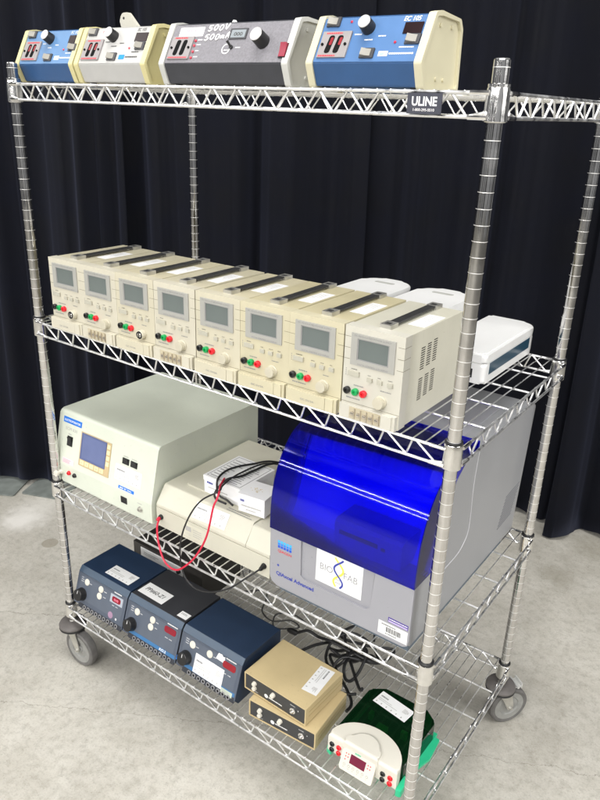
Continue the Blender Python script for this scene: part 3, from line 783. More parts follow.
# lid
lo = q([(-.66, 30.42), (-.60, 32.2), (-.42, 33.9), (-.08, 35.2), (.45, 36.5), (1.3, 37.75), (2.4, 38.75), (3.8, 39.35), (6.0, 39.62), (9.3, 39.72)])
def offs(P, d):
    out = []
    for i, p in enumerate(P):
        a = Vector(P[max(0, i-1)]); b = Vector(P[min(len(P)-1, i+1)]); tt = (b-a).normalized(); out.append((p[0]+tt.y*d, p[1]-tt.x*d))
    return out
sm = [tuple(v)[:2] for v in catmull([(a, b, 0) for a, b in lo], 4)]
li = offs(sm, .13)
m = MB(); m.prism(sm+li[::-1], -.03, QW+.03, 'x')
inner_edge = q([(9.3, 39.2), (6.9, 38.75), (5.2, 37.75), (4.2, 35.8), (3.45, 33.4), (2.8, 31.6), (2.1, 30.42)])
cheek = li[:]+[p for p in inner_edge]
for x0 in (-.03, QW-.09): m.prism(cheek, x0, x0+.12, 'x')
m.build('lid', lidblue, t, 30)
m = MB()
m.box(.12, QW-.12, .1, .24, fz1+.04, fz1+.42, .03)
m.build('lid_front_edge', lidblue, t)
m = MB(); m.prism(rpoly([(.8, 7.35), (.8, 9.7), (1.1, 9.95), (3.9, 9.95), (3.9, 7.35)], .12, 3), 6.2, 12.6, 'x', .1, 2); tm = m.build('tray_module', trayblue, t)
m = MB(frame((6.2, .79, 7.35), *XZ)); m.box(.5, 4.2, 1.35, 1.75, 0, .02); m.box(4.5, 4.9, 1.3, 1.6, 0, .02); m.build('tray_slot', black, tm)
m = MB(); wl_ = [(a-.05, b) for a, b in q([(2.3, 30.5), (3.0, 31.6), (3.6, 33.4), (4.35, 35.7), (5.3, 37.5), (6.8, 38.5)])]
m.prism(wl_+[(a+.04, b) for a, b in wl_[::-1]], .25, QW-.25, 'x'); m.build('chamber_wall', silverwall, t)
m = MB(); m.box(.3, 5.9, 1.0, 3.0, fz1+.0, fz1+.25, .05); m.build('deck', silverin, t)
# graphics
F = frame((0, 0, 0), *XZ)
m = MB(F)
for r in range(3):
    m.mi = r
    for c in range(5): m.rect(.9+c*.315, 1.15+c*.315, 5.82-r*.27, 6.05-r*.27, .012)
m.mi = 3; m.text('QIAGEN', .34, .9, 4.84, 1.52, .012, .02)
m.mi = 4; m.text('QIAxcel Advanced', .54, .78, 2.35, 4.15, .012, .03)
m.lathe([(.12, .01), (0, .012)], (.98, 3.4, 0), (0, 0, 1), 12)
m.build('front_lettering', [logo1, logo2, logo3, redink, navyink], t, 0, recalc=False)
FB = frame((0, .16, 0), *XZ)
m = MB(FB); m.M = FB @ Matrix.Translation((4.95, 3.62, 0)) @ Matrix.Rotation(math.radians(-.6), 4, 'Z')
m.box(0, 4.65, 0, 3.3, 0.0, .02)
m.mi = 1; m.text('BIO', .92, .42, 1.35, 1.3, .03, -.004); m.text('FAB', .92, 2.85, 1.35, 1.35, .03, -.004)
m.mi = 2
N = 26
for i in range(N):
    a = i/(N-1); v = .28+a*2.75; ph = a*2*PI*1.05+.6
    u = 2.3+.46*math.sin(ph)
    m.lathe([(.10, .03), (0, .032)], (u, v, 0), (0, 0, 1), 8)
m.mi = 3
for i in range(N*2):
    a = i/(N*2-1); v = .28+a*2.75; ph = a*2*PI*1.05+.6+PI
    u = 2.3+.46*math.sin(ph)
    m.lathe([(.105, .026), (0, .028)], (u, v, 0), (0, 0, 1), 8)
m.mi = 1
for v in (.62, .95): m.rect(2.0, 2.6, v, v+.06, .024)
m.build('bio_fab_card', [paper, inkgrey2, navyink, yellow], t, 0)
m = MB(F @ Matrix.Translation((12.35, 2.92, 0)) @ Matrix.Rotation(math.radians(-1), 4, 'Z')); m.box(0, 1.85, 0, .48, 0, .015); m.mi = 1; m.lines(.08, 1.8, .28, .42, 1, .02, .7); m.mi = 2; m.rect(0.04, 1.8, .04, .18, .02); m.build('purple_sticker', [purple, paper, pm('lilac_paper', h('c3b6dd'), .6)], t, 0)
m = MB(F @ Matrix.Translation((11.5, 1.48, 0)) @ Matrix.Rotation(math.radians(-.5), 4, 'Z')); m.box(0, 2.7, 0, 1.25, 0, .015); m.mi = 1
m.lines(.3, 2.3, .98, 1.12, 1, .02, .7)
u = .75
while u < 2.1:
    w_ = random.choice((.03, .05, .08)); m.rect(u, u+w_, .38, .88, .02); u += w_+random.choice((.03, .05))
m.lines(.7, 2.0, .16, .28, 1, .02, .7)
m.build('barcode_label', [paper, ink], t, 0)
# side: curved seam and vents
sp = catmull([(QW, y-QY, z-ZL) for (y, z) in [(9.6, 38.6), (9.35, 35.5), (9.62, 32.4), (9.55, 30.6), (8.7, 29.7), (7.3, 29.25), (3, 29.15)]], 5)
m = MB(); m.tube(sp, .035, 6); m.build('side_seam', pm('seam_grey', h('c4c4c6'), .5), t)
m = MB(frame((QW, 0, 0), (0, 1, 0), (0, 0, 1)))
for k in range(11):
    v = 26.7-ZL+k*.31; u0 = 18.4+k*.13
    m.prism([(u0, v), (u0+3.6, v+.22), (u0+3.6, v+.34), (u0, v+.12)], -.01, .012, 'z')
m.build('side_vent', pm('vent_grey', h('7d7e82'), .5), t, 0)
m = MB(); m.box(2, QW-2, 11, 20, 38.85-ZL, 39.0-ZL, .05); m.build('top_panel', silver, t)

# ------------------------------------------------------------------ bottom shelf
ZB = 5.92
def heater(loc, w, rot, topmat, label, kind):
    t = thing('control_unit', label, 'lab instrument', loc, rot, 'dark blue control units in a row on the bottom shelf')
    # local: front bottom at y=0
    side = [(.55, .1), (0, .85), (1.25, 4.72), (1.75, 5.35), (7.75, 5.35), (7.75, .1)]
    m = MB(); m.prism(rpoly(side, [.1, .15, .15, .15, .25, .1], 3), .04, w-.04, 'x', .08, 2); m.build('case', topmat, t, 40)
    F = frame((0, 0, .85), (1, 0, 0), (0, 1.25, 3.87)); L = math.hypot(1.25, 3.87)
    m = MB(F); m.box(.02, w-.02, .02, L-.05, -.02, .06, .03); m.build('control_panel', unitpanel, t)
    F3 = frame((0, 1.25, 4.72), (1, 0, 0), (0, .5, .63)); 
    m = MB(F3); m.box(.02, w-.02, -.04, .78, -.03, .05, .03); m.build('shoulder', unitshoulder, t)
    F = F @ Matrix.Translation((0, 0, .06))
    if kind != 'plain':
        m = MB(F); m.rect(.9, w-.2, .34, .78, .008); m.build('blue_band', unitband, t, 0, recalc=False)
    m = MB(F); m.prism(rpoly([(.35, .8), (w-.5, .8), (w-.35, 3.75), (.6, 3.75)], .3, 4), .0, .012, 'z'); m.build('overlay', pm('overlay_grey', h('575f6c'), .4, var=.05), t)
    m = MB(F); m.lathe([(.80, .01), (.82, .12), (.77, .2), (.73, .80), (.66, .86)], (1.28, 1.45, 0), (0, 0, 1), 30); m.mi = 1; m.box(1.25, 1.31, 1.65, 2.05, .855, .868); m.build('knob', [black, whiteink], t)
    for (u, v) in ((1.8, 3.2), (4.35, 3.3), (4.25, 2.4)):
        if kind == 'sticker' and v == 2.4: continue
        m = MB(F); m.lathe([(.42, .01), (.42, .06), (.34, .12)], (u, v, 0), (0, 0, 1), 20); m.build('button', gelwhite, t)
    m = MB(F)
    if kind == 'plain':
        m.box(6.1, 8.25, 2.55, 3.6, .01, .03); m.mi = 1; m.prism(rpoly([(6.45, 2.75), (7.9, 2.75), (7.9, 3.4), (6.45, 3.4)], .25, 4), .03, .07, 'z'); m.mi = 2; m.text('88', .42, 6.75, 2.9, .8, .075, .02)
        m.build('readout', [pm('readout_surround', h('a9afba'), .4), redlit, pm('pink_digits', h('d86a80'), .4)], t)
    else:
        m.prism(rpoly([(6.3, 2.85), (8.1, 2.85), (8.1, 3.6), (6.3, 3.6)], .3, 4), .01, .05, 'z'); m.build('readout', redlit if kind == 'mid' else pm('deep_red_readout', h('8e1222'), .25), t)
    m = MB(F)
    for (u, v) in ((.75, 3.0), (.75, 3.25), (.75, 3.5), (2.3, 3.15), (4.9, 3.2), (4.9, 2.5), (6.6, 2.2), (7.2, 2.2)): m.lines(u, u+.5, v, v+.1, 1, .014, .8)
    if kind == 'mid': m.text('KO.2', .42, 6.1, .42, 1.05, .014, .03, .1)
    m.lines(6.6, 8.4, 3.85, 4.0, 1, .014, .9)
    m.build('panel_lettering', whiteink, t, 0, recalc=False)
    m = MB(F); 
    if kind == 'plain':
        m.lathe([(.42, .012), (0, .014)], (6.6, .95, 0), (0, 0, 1), 16); m.mi = 1; m.lathe([(.14, .012), (0, .014)], (7.6, .8, 0), (0, 0, 1), 12)
    else:
        m.mi = 2; m.rect(-.12, .42, .55, 1.05, .014)
        m.mi = 1; m.lines(-.02, .3, .68, .9, 1, .02, .8)
    m.build('maker_mark', [pm('faded_rose', h('9d7f97'), .5), whiteink, logo2], t, 0, recalc=False)
    # sockets along the undercut
    m = MB(F); m.box(1.0, w-.15, -.30, .30, -.10, .015, .02); m.build('socket_strip', unitdark, t)
    for k in range(9):
        m = MB(F); m.lathe([(.24, .0), (.27, .05), (.25, .10), (.17, .11), (.15, .04)], (2.1+k*.72, .02, .015), (0, 0, 1), 14, False)
        m.mi = 1; m.lathe([(.16, .03), (0, .031)], (2.1+k*.72, .02, .015), (0, 0, 1), 12, False)
        m.build('socket', [pm('socket_ring', (.24, .24, .25), .4) if k == 0 else bpy.data.materials['socket_ring'], slotk], t)
    FT = frame((0, 0, 5.352), (1, 0, 0), (0, 1, 0))
    if kind == 'plain': asset_label(FT @ Matrix.Translation((3.5, 2.35, 0)), 4.2, 1.85, t)
    if kind == 'mid':
        m = MB(FT @ Matrix.Translation((.28, 2.4, 0)) @ Matrix.Rotation(math.radians(-1), 4, 'Z')); m.box(0, 4.1, 0, 2.0, 0, .012)
        m.mi = 1; m.text('PP#60-Z1', .82, .5, .75, 2.9, .02, .012, .2); m.build('handwritten_label', [paper, ink], t, 0)
        m = MB(FT @ Matrix.Translation((7.1, 2.1, 0))); m.box(0, 1.4, 0, .95, 0, .012); m.mi = 1; m.lines(.15, 1.2, .5, .8, 2, .018, .5); m.build('small_sticker', [paper, inkgrey], t, 0)
    if kind == 'sticker':
        asset_label(F @ Matrix.Translation((2.5, .40, .03)) @ Matrix.Rotation(math.radians(-.5), 4, 'Z'), 4.2, 2.2, t)
        m = MB(F @ Matrix.Translation((5.25, 3.3, 0)) @ Matrix.Rotation(math.radians(-3), 4, 'Z')); m.prism([(0, 0), (1.25, 0), (1.15, .7), (.9, .6), (.7, .78), (.2, .72)], .01, .03, 'z'); m.build('torn_sticker', paper, t, 0)
        m = MB(F @ Matrix.Translation((6.7, .1, 0))); m.box(0, 1.6, 0, .55, .01, .025); m.mi = 1; m.lines(.15, 1.4, .12, .4, 2, .03, .6); m.build('small_sticker', [pm('grubby_paper', h('b9c3b4'), .6), inkfaint], t, 0)
    m = MB()
    for x in (.8, w-.8):
        for y in (1.2, 7.0): m.cyl((x, y, -.02), (x, y, .2), .3, seg=10)
    m.build('foot', blackrub, t)
heater((.85, -.05, ZB), 8.85, math.radians(.3), unittop, 'dark blue control unit with a two-digit readout, leftmost of the row of three', 'plain')
heater((9.85, -.02, ZB), 8.75, 0, unitblack, 'control unit with a charcoal top and a handwritten label, between two dark blue units', 'mid')
heater((18.75, 0, ZB), 8.8, math.radians(-.8), unittop, 'dark blue control unit with a white sticker across its sloped front', 'sticker')

t = thing('black_instrument', 'flat brown-black metal instrument with a white front panel, behind the dark blue control units', 'lab instrument', (.6, 10.0, ZB))
m = MB(); m.box(0, 12.6, .2, 7.6, .15, 4.4, .08); m.build('case', boxblack, t)
m = MB(frame((0, .2, 0), *XZ)); m.box(1.4, 9.2, 2.6, 4.0, -.02, .05, .02); m.mi = 1; m.lines(2, 5, 3.1, 3.6, 2, .06, .4); m.build('front_panel', [paper, inkgrey], t)
m = MB(frame((0, .2, 0), *XZ)); m.box(.3, 12.3, .4, 2.4, -.02, .04, .02); m.build('lower_panel', black, t)
m = MB(frame((0, .2, 0), *XZ)); m.lathe([(.3, 0), (.3, .3), (.2, .4)], (8.6, 3.3, .05), (0, 0, 1), 14); m.build('knob', black, t)
m = MB()
for x in (.8, 11.8):
    for y in (1, 7): m.cyl((x, y, -.02), (x, y, .2), .3, seg=10)
m.build('foot', blackrub, t)

def tanbox(loc, rot, label):
    w, d, hh = 8.08, 6.35, 2.22
    t = thing('tan_control_box', label, 'lab instrument', loc, rot, 'tan control boxes stacked on the bottom shelf')
    m = MB(); m.ring(rpoly([(0, .06), (w, .06), (w, hh), (0, hh)], .08, 2), rpoly([(.12, .18), (w-.12, .18), (w-.12, hh-.12), (.12, hh-.12)], .05, 2), 0, d, 'y')
    m.box(.1, w-.1, .06, d-.05, .16, hh-.1); m.build('case', beige, t)
    m = MB(frame((0, .06, 0), *XZ)); m.box(.16, w-.16, .22, hh-.16, 0, .02); m.build('front_panel', facedark, t)
    F = frame((0, .04, 0), *XZ)
    for (u, v, r, hgt) in ((1.4, 1.42, .26, .3), (1.4, .82, .26, .3), (3.9, 1.45, .27, .35)):
        m = MB(F); m.knob(u, v, r, hgt, .9, 20); m.build('button', gelwhite, t)
    m = MB(F); m.lathe([(.34, 0), (.34, .16), (.2, .2), (.14, .4), (.07, .42)], (6.5, 1.12, 0), (0, 0, 1), 18); m.build('connector', chrome, t)
    m = MB(F); m.lathe([(.24, .006), (0, .008)], (2.95, .72, 0), (0, 0, 1), 14); m.lines(3.3, 5.4, .64, .80, 1, .008, .9); m.lines(1.2, 1.9, .38, .46, 1, .008, .8); m.lines(6.1, 6.8, 1.62, 1.70, 1, .008, .8); m.rect(7.05, 7.15, 1.3, 1.4, .008)
    m.build('panel_lettering', whiteink, t, 0, recalc=False)
    m = MB(); m.box(w-.005, w+.012, .5, d-.02, .95, 1.0); m.box(w-.005, w+.012, .5, d-.02, 1.5, 1.54); m.build('side_rib', pm('tan_seam', h('a68f5f'), .5), t, 0)
    m = MB()
    for x in (.7, w-.7):
        for y in (.7, d-.7): m.cyl((x, y, -.02), (x, y, .1), .25, seg=10)
    m.build('foot', blackrub, t)
    return t
tanbox((29.36, .02, ZB), math.radians(3.7), 'lower tan box with a black face, resting on the bottom shelf wires under its twin')
u = tanbox((28.05, .85, ZB+2.30), math.radians(-1.9), 'upper tan box with a white sticker on its lid, topmost of the stack of two')
asset_label(frame((5.5, 5.75, 2.222), (.10, -1, 0), (1, .10, 0)) @ Matrix.Translation((.0, .15, .004)) , 3.9, 1.75, u)

# --- gel electrophoresis unit
t = thing('gel_electrophoresis_unit', 'dark green gel unit with a white control head and teal handles', 'lab instrument', (38.75, .55, ZB), math.radians(.6))
m = MB(); m.box(-.05, 7.75, .9, 8.9, .08, .55, .08)
m.prism(rpoly([(7.5, 2.0), (8.5, 5.6), (8.3, 8.3), (7.7, 8.3), (7.6, 5.6), (7.3, 2.6)], .2, 3), .35, .65, 'z', .1)
m.prism(rpoly([(-.35, .6), (.3, .35), (.3, 2.2), (-.3, 1.9)], .2, 3), .1, .95, 'z', .1)
m.prism(rpoly([(7.45, .2), (8.05, .4), (8.0, 2.0), (7.45, 2.2)], .2, 3), .1, 1.0, 'z', .1)
m.build('tray_base', teal, t)
m = MB(); m.prism(rpoly([(.1, 1.6), (7.5, 1.6), (7.7, 8.0), (6.3, 9.0), (1.6, 9.0), (.2, 8.0)], [.2, .2, .5, .5, .5, .5], 4), .5, 2.75, 'z', .18, 3)
ld = m.build('lid', geldark, t, 40)
m = MB(); m.box(.5, 7.2, 1.8, 8.4, .55, .8); m.box(1.4, 6.2, 3.0, 7.2, .8, 1.5, .05); m.build('tank', gelfloor, t)
m = MB(); m.box(3.0, 4.1, 3.9, 4.9, 1.5, 2.5, .05); m.box(5.3, 5.9, 5.2, 5.6, 1.5, 2.4, .05); m.box(1.5, 1.9, 5.4, 6.0, 1.5, 2.3, .05); m.build('gel_block', gelin, t)
asset_label(frame((1.5, 8.6, 2.77), (1, -.15, 0), (.15, 1, 0)) @ Matrix.Translation((0, -1.9, 0)), 4.0, 1.8, t)
hd = []
n = 22
for i in range(n+1):
    a = PI*i/n; hd.append((3.72-3.78*math.cos(a), .35+3.35*math.sin(a)**.9))
m = MB(); m.prism(hd, .62, 2.95, 'z', .32, 5); m.build('control_head', gelwhite, t, 40)
bump = [(3.55-1.9*math.cos(PI*i/16), .30+2.3*math.sin(PI*i/16)) for i in range(17)]
m = MB(); m.prism(bump, 1.2, 3.2, 'z', .3, 5); m.build('display_hood', gelwhite, t, 40)
FP = frame((1.75, -.40, .45), (1, 0, 0), (0, .95, 2.2))
m = MB(FP); m.prism(rpoly([(0, 0), (3.6, 0), (3.6, 2.0), (3.0, 2.35), (.6, 2.35), (0, 2.0)], [.2, .2, .4, .3, .3, .4], 4), -.3, .16, 'z', .06, 2); pnl = m.build('keypad_panel', gelwhite, t, 40)
FP = FP @ Matrix.Translation((0, 0, .16))
m = MB(FP); m.box(.95, 2.6, .95, 1.85, 0, .02, .01); m.build('readout', pm('maroon_readout', h('6d1234'), .15), t)
m = MB(FP); m.mi = 0; m.lines(1.3, 2.2, 2.02, 2.18, 1, .01, .9)
m.mi = 1
for (u_, v_) in ((.45, 1.7), (.45, 1.4), (.45, 1.1), (.7, 1.7), (.7, 1.4), (2.85, 1.7), (2.85, 1.4), (3.1, 1.7), (3.1, 1.4)): m.lathe([(.07, .01), (0, .012)], (u_, v_, 0), (0, 0, 1), 8)
m.mi = 2
for i in range(6): m.lathe([(.13, .01), (.1, .012)], (.5+i*.5, .62, 0), (0, 0, 1), 12, False); m.lines(.4+i*.5, .6+i*.5, .3, .4, 1, .01, .9)
m.build('panel_lettering', [teal, redink, inkgrey], t, 0, recalc=False)
for (u0, side_) in ((.42, -1), (6.05, 1)):
    for i, mm in ((0, jackk), (1, jackr)):
        for zz in (1.15, 1.85):
            # the head curves back: stand each jack on the front chord
            m = MB(frame((u0+i*.78, .36, zz), *XZ)); m.lathe([(.27, -.1), (.27, .1), (.22, .16), (.12, .16), (.1, .06), (0, .06)], (0, 0, 0), (0, 0, 1), 18); m.build('jack', mm, t)

# ------------------------------------------------------------------ cables
def cable(name, pts, r, mat, label, cat='cable', group=None, n=8, extra=None):
    t = thing(name, label, cat, pts[0], 0, group)
    o = Vector(pts[0])
    m = MB(); m.tube([Vector(p)-o for p in catmull(pts, n)], r, 8); m.build('lead', mat, t)
    if extra: extra(t, o)
    return t
def plug(mat, p, d, r=.22, L=1.0):
    def f(t, o):
        m = MB(); p0 = Vector(p)-o; m.lathe([(r*.7, 0), (r, L*.15), (r, L*.7), (r*.55, L)], p0, d, 12); m.build('plug', mat, t)
    return f
cable('test_lead', [(23.0, 3.6, 30.35), (23.9, 2.0, 30.55), (25.1, .5, 30.9), (25.3, -.1, 30.4), (25.3, -.6, 29.75), (25.1, -1.3, 27.0), (24.15, -1.6, 24.74), (22.94, -1.8, 23.03), (21.32, -1.9, 21.65), (19.66, -1.8, 21.82), (18.56, -1.5, 23.25), (17.3, -.5, 24.4), (16.67, .55, 24.74)], .10, redcable,
      'red lead looping down in front of the third shelf', 'cable', extra=plug(redcable, (16.67, .75, 24.77), (0, -1, -.1), .2, .7))
cable('test_lead', [(24.6, 11, 29.4), (24.1, 8.5, 30.4), (23.6, 5.0, 30.45), (24.0, 2.3, 30.5), (24.97, .6, 30.9), (23.4, -.1, 29.69), (22.22, -.6, 27.79), (21.63, -1.2, 25.55), (21.66, -1.6, 23.43), (22.33, -1.8, 21.45), (23.91, -1.9, 20.68), (26.19, -1.9, 21.28), (28.34, -1.7, 22.65), (29.9, -1.1, 24.2), (30.51, .3, 24.74)], .085, black,
      'thin black lead hanging in front of the third shelf beside the red lead', 'cable', extra=plug(black, (30.51, .75, 24.77), (0, -1, -.1), .22, .75))
cable('black_cable', [(25.5, 13, 28.6), (24.3, 9.6, 30.3), (23.2, 7.8, 30.35), (22.4, 6.2, 30.4), (22.2, 4.6, 30.45), (22.6, 3.0, 30.25), (23.0, 2.7, 28.9), (24.2, 2.6, 28.75), (25.3, 2.2, 28.75)], .115, black, 'thick black cord draped over the wider white carton', 'cord')
cable('black_cable', [(25.9, 13.4, 28.7), (24.8, 9.4, 30.3), (24.3, 6.8, 30.4), (24.1, 5.0, 30.42), (23.4, 3.5, 30.4), (22.7, 2.6, 29.2), (23.2, 2.1, 28.75), (24.6, 2.0, 28.75)], .115, black, 'second thick black cord crossing the wider white carton to its front edge', 'cord')
rnd = random.Random(11)
def tangle(cx, cy, rx, ry, turns, z0, dz, seed):
    r = random.Random(seed); pts = []; n = int(turns*9); p1, p2, p3 = (r.uniform(0, 6) for _ in range(3))
    for i in range(n):
        a = 2*PI*i/9; q = i/9
        k = .8+.28*math.sin(q*2.1+p1); tl = .5*math.sin(q*1.3+p2)
        x, y = rx*k*math.cos(a), ry*k*math.sin(a)
        pts.append((cx+x*math.cos(tl)-y*math.sin(tl)+.9*math.sin(q*1.9+p3), cy+x*math.sin(tl)+y*math.cos(tl)+.8*math.sin(q*2.7+p1), z0+dz*(.5+.5*math.sin(i*1.1+p2))))
    return pts
cable('black_cable', [(26.3, 12.6, 6.6), (27.5, 13.2, 7.2), (29.0, 13.4, 6.9), (31.0, 13.2, 7.4)]+tangle(33.2, 13.2, 2.2, 2.6, 2.6, 6.2, 1.5, 3)+[(36.4, 10.3, 6.3), (37.2, 9.9, 6.6)], .18, black, 'tangled black power cord coiled behind the tan boxes', 'cord', n=7, extra=plug(black, (26.4, 12.6, 6.6), (-1, -.2, .1), .35, 1.3))
cable('black_cable', [(28.2, 10.4, 6.3), (29.6, 12.3, 6.9), (31.5, 14.6, 6.5)]+tangle(34.4, 12.4, 1.8, 3.4, 1.8, 6.3, 1.6, 9)+[(36.8, 8.2, 6.3), (37.4, 6.4, 6.3)], .18, black, 'black cord whose end runs out of the tangle towards the green gel unit', 'cord', n=7)
cable('black_cable', [(34.2, 17.5, 6.3), (33.2, 19.2, 6.5), (31.4, 19.0, 6.3), (30.3, 16.5, 6.3), (31.8, 14.6, 7.3), (34.8, 15.8, 7.0), (37.0, 17.4, 6.5), (36.5, 14.5, 6.4), (33.6, 11.4, 7.8), (33.5, 9.4, 6.6), (35.6, 8.1, 6.5), (37.0, 9.0, 6.4)], .17, black, 'black cord arching across the wires behind the tangle under the analyser', 'cord')
cable('grey_cable', [(12.5, 16, 6.3), (15.4, 15.0, 6.2), (17.9, 16.9, 6.25), (19.4, 15.4, 6.5), (20.2, 13.6, 6.2), (22.4, 12.8, 6.3), (24.4, 14.0, 6.6), (25.8, 13.8, 6.4), (24.6, 12.4, 6.5), (23.2, 12.1, 6.3), (22.3, 13.8, 6.6), (24.0, 15.3, 6.4), (26.6, 14.9, 6.3)], .10, pm('dark_grey_cable', (.06, .06, .06), .5), 'dark grey cord snaking over the bare wires behind the blue control units', 'cord')
cable('grey_cable', [(10.8, 20, 6.3), (13.5, 19.2, 6.6), (14.5, 17.2, 6.3), (12.9, 18.3, 6.9), (12.0, 20.2, 6.5), (14.5, 21, 6.3), (17.5, 20.4, 6.3)], .09, pm('mid_grey_cable', (.12, .12, .12), .5), 'mid-grey cord lying on the wires beside the brown-black instrument', 'cord')

# ------------------------------------------------------------------ curtains
curtain_m = pm('black_velvet', (.0021, .0026, .0058), .9, var=.3, scale=6, bump=.1, bscale=900)
b = curtain_m.node_tree.nodes['Principled BSDF']
b.inputs['Specular IOR Level'].default_value = .2; b.inputs['Sheen Weight'].default_value = .08; b.inputs['Sheen Roughness'].default_value = .45; b.inputs['Sheen Tint'].default_value = (.5, .56, .9, 1)
DIR = Vector((.8705, .4919, 0)); NOR = Vector((.4919, -.8705, 0)); O0 = Vector((-47, 24, 0))
def drape(s0, s1, off, seed, label, lift=0):
    r = random.Random(seed); ns = int((s1-s0)*5); nz = 22; H = 128
    waves = [(r.uniform(9, 13), r.uniform(.8, 1.1), r.uniform(0, 6.28)), (r.uniform(4.2, 6.5), r.uniform(.45, .75), r.uniform(0, 6.28)), (r.uniform(17, 29), r.uniform(.9, 1.5), r.uniform(0, 6.28))]
    vs = []; fs = []
    for i in range(ns+1):
        s = s0+(s1-s0)*i/ns
        for k in range(nz+1):
            z = lift+(H-lift)*k/nz
            a = .75+.45*(1-k/nz)
            ss = s+.5*math.sin(z*.035+seed)+1.6*math.sin(s*.19+seed)+.9*math.sin(s*.43+2*seed)
            d = 0
            for (L, A, ph) in waves:
                w = math.sin(2*PI*ss/L+ph+.25*math.sin(z*.02+ph)); d += A*a*(math.copysign(abs(w)**.75, w))
            e = min(1, (s-s0)/2.0, (s1-s)/2.0)
            zz = z+(.35*math.sin(s*.9)+.25*math.sin(s*.37+seed) if k == 0 else 0)
            p = O0+DIR*(s+.4*math.sin(z*.05+s*.2)*(1-e*.5))+NOR*(off+d)
            vs.append((p.x, p.y, zz))
    for i in range(ns):
        for k in range(nz):
            a = i*(nz+1)+k; fs.append((a, a+nz+1, a+nz+2, a+1))
    m = MB(); m.add(vs, fs)
    o = m.build('curtain', curtain_m, None, 60)
    md = o.modifiers.new('thickness', 'SOLIDIFY'); md.thickness = .003
    tag(o, label, 'curtain', 'black drapes behind the cart')
drape(-95, -19, 0, 1, 'black drape at the left edge, its hem above the steel base plates', 2.0)
drape(-25, 24, 1.6, 2, 'black drape directly behind the rear left post', 1.0)
drape(17, 62, -.8, 3, 'black drape behind the middle of the cart, right of the rear left post', .8)
drape(52, 102, -2.6, 4, 'black drape crossed by the right rear post, its hem set further back', .8)
drape(96.5, 150, 3.2, 5, 'black drape at the right edge with its hem nearest the cart', .6)

# pipe-and-drape feet
def stand(x, y, rot, label):
    t = thing('drape_stand', label, 'drape stand', (x, y, -ZO), rot, 'drape stands at the left')
    m = MB(); m.prism(rpoly([(-4.2, -4.2), (4.2, -4.2), (4.2, 9.6), (-4.2, 9.6)], .5, 3), .02, .28, 'z', .06); m.build('base_plate', steelplate, t)
    m = MB(); m.cyl((0, 7.5, .28), (0, 7.5, 122), .8, seg=16); m.lathe([(1.3, .28), (1.3, .6), (.9, .8), (.9, 2.4)], (0, 7.5, 0), (0, 0, 1), 16); m.build('upright', zinc, t)
stand(-48.4, 20.6, math.radians(30), 'leftmost steel drape stand base plate under the curtain hem')
stand(-40.2, 26.0, math.radians(22), 'steel drape stand base plate poking out from the curtain nearer the left front post')

# ------------------------------------------------------------------ floor
fm = bpy.data.materials.new('concrete_floor'); fm.use_nodes = True
nt = fm.node_tree; N_ = nt.nodes; L_ = nt.links; bs = N_['Principled BSDF']
tc = N_.new('ShaderNodeTexCoord')
def noise(scale, detail=6, rough=.6, vec=None, dist=0):
    n = N_.new('ShaderNodeTexNoise'); n.inputs['Scale'].default_value = scale; n.inputs['Detail'].default_value = detail; n.inputs['Roughness'].default_value = rough; n.inputs['Distortion'].default_value = dist
    L_.new(vec or tc.outputs['Object'], n.inputs['Vector']); return n.outputs['Fac']
def math_(op, a, b=None, c=None):
    n = N_.new('ShaderNodeMath'); n.operation = op
    for i, x in enumerate((a, b, c)):
        if x is None: continue
        if isinstance(x, (int, float)): n.inputs[i].default_value = x
        else: L_.new(x, n.inputs[i])
    return n.outputs[0]
def mrange(v, a, b, c=0, d=1):
    n = N_.new('ShaderNodeMapRange'); n.interpolation_type = 'SMOOTHSTEP'
    for i, x in zip(('From Min', 'From Max', 'To Min', 'To Max'), (a, b, c, d)): n.inputs[i].default_value = x
    L_.new(v, n.inputs['Value']); return n.outputs['Result']
def mix(f, a, b_):
    n = N_.new('ShaderNodeMix'); n.data_type = 'RGBA'
    if isinstance(f, (int, float)): n.inputs['Factor'].default_value = f
    else: L_.new(f, n.inputs['Factor'])
    for k, x in (('A', a), ('B', b_)):
        if isinstance(x, tuple): n.inputs[k].default_value = (*x, 1)
        else: L_.new(x, n.inputs[k])
    return n.outputs['Result']
base = mix(mrange(noise(2.2, 8, .62, dist=.4), .32, .68), h('a9a59b'), h('bebab0'))
base = mix(mrange(noise(9, 8, .7), .35, .75, 0, .55), base, h('cbc8c0'))
base = mix(mrange(noise(38, 6, .75), .42, .72, 0, .5), base, h('868277'))
base = mix(mrange(noise(1.1, 5, .6, dist=.8), .52, .72, 0, .45), base, h('9c968a'))
spk = N_.new('ShaderNodeTexVoronoi'); spk.inputs['Scale'].default_value = 55; L_.new(tc.outputs['Object'], spk.inputs['Vector'])
base = mix(mrange(noise(160, 4, .8), .5, .72, 0, .5), base, h('7d796e'))
base = mix(mrange(noise(210, 3, .8), .55, .75, 0, .5), base, h('d8d6d0'))
base = mix(mrange(spk.outputs['Distance'], .05, .13, .35, 0), base, h('6d675a'))
sep = N_.new('ShaderNodeSeparateXYZ'); L_.new(tc.outputs['Object'], sep.inputs[0])
X_, Y_ = sep.outputs[0], sep.outputs[1]
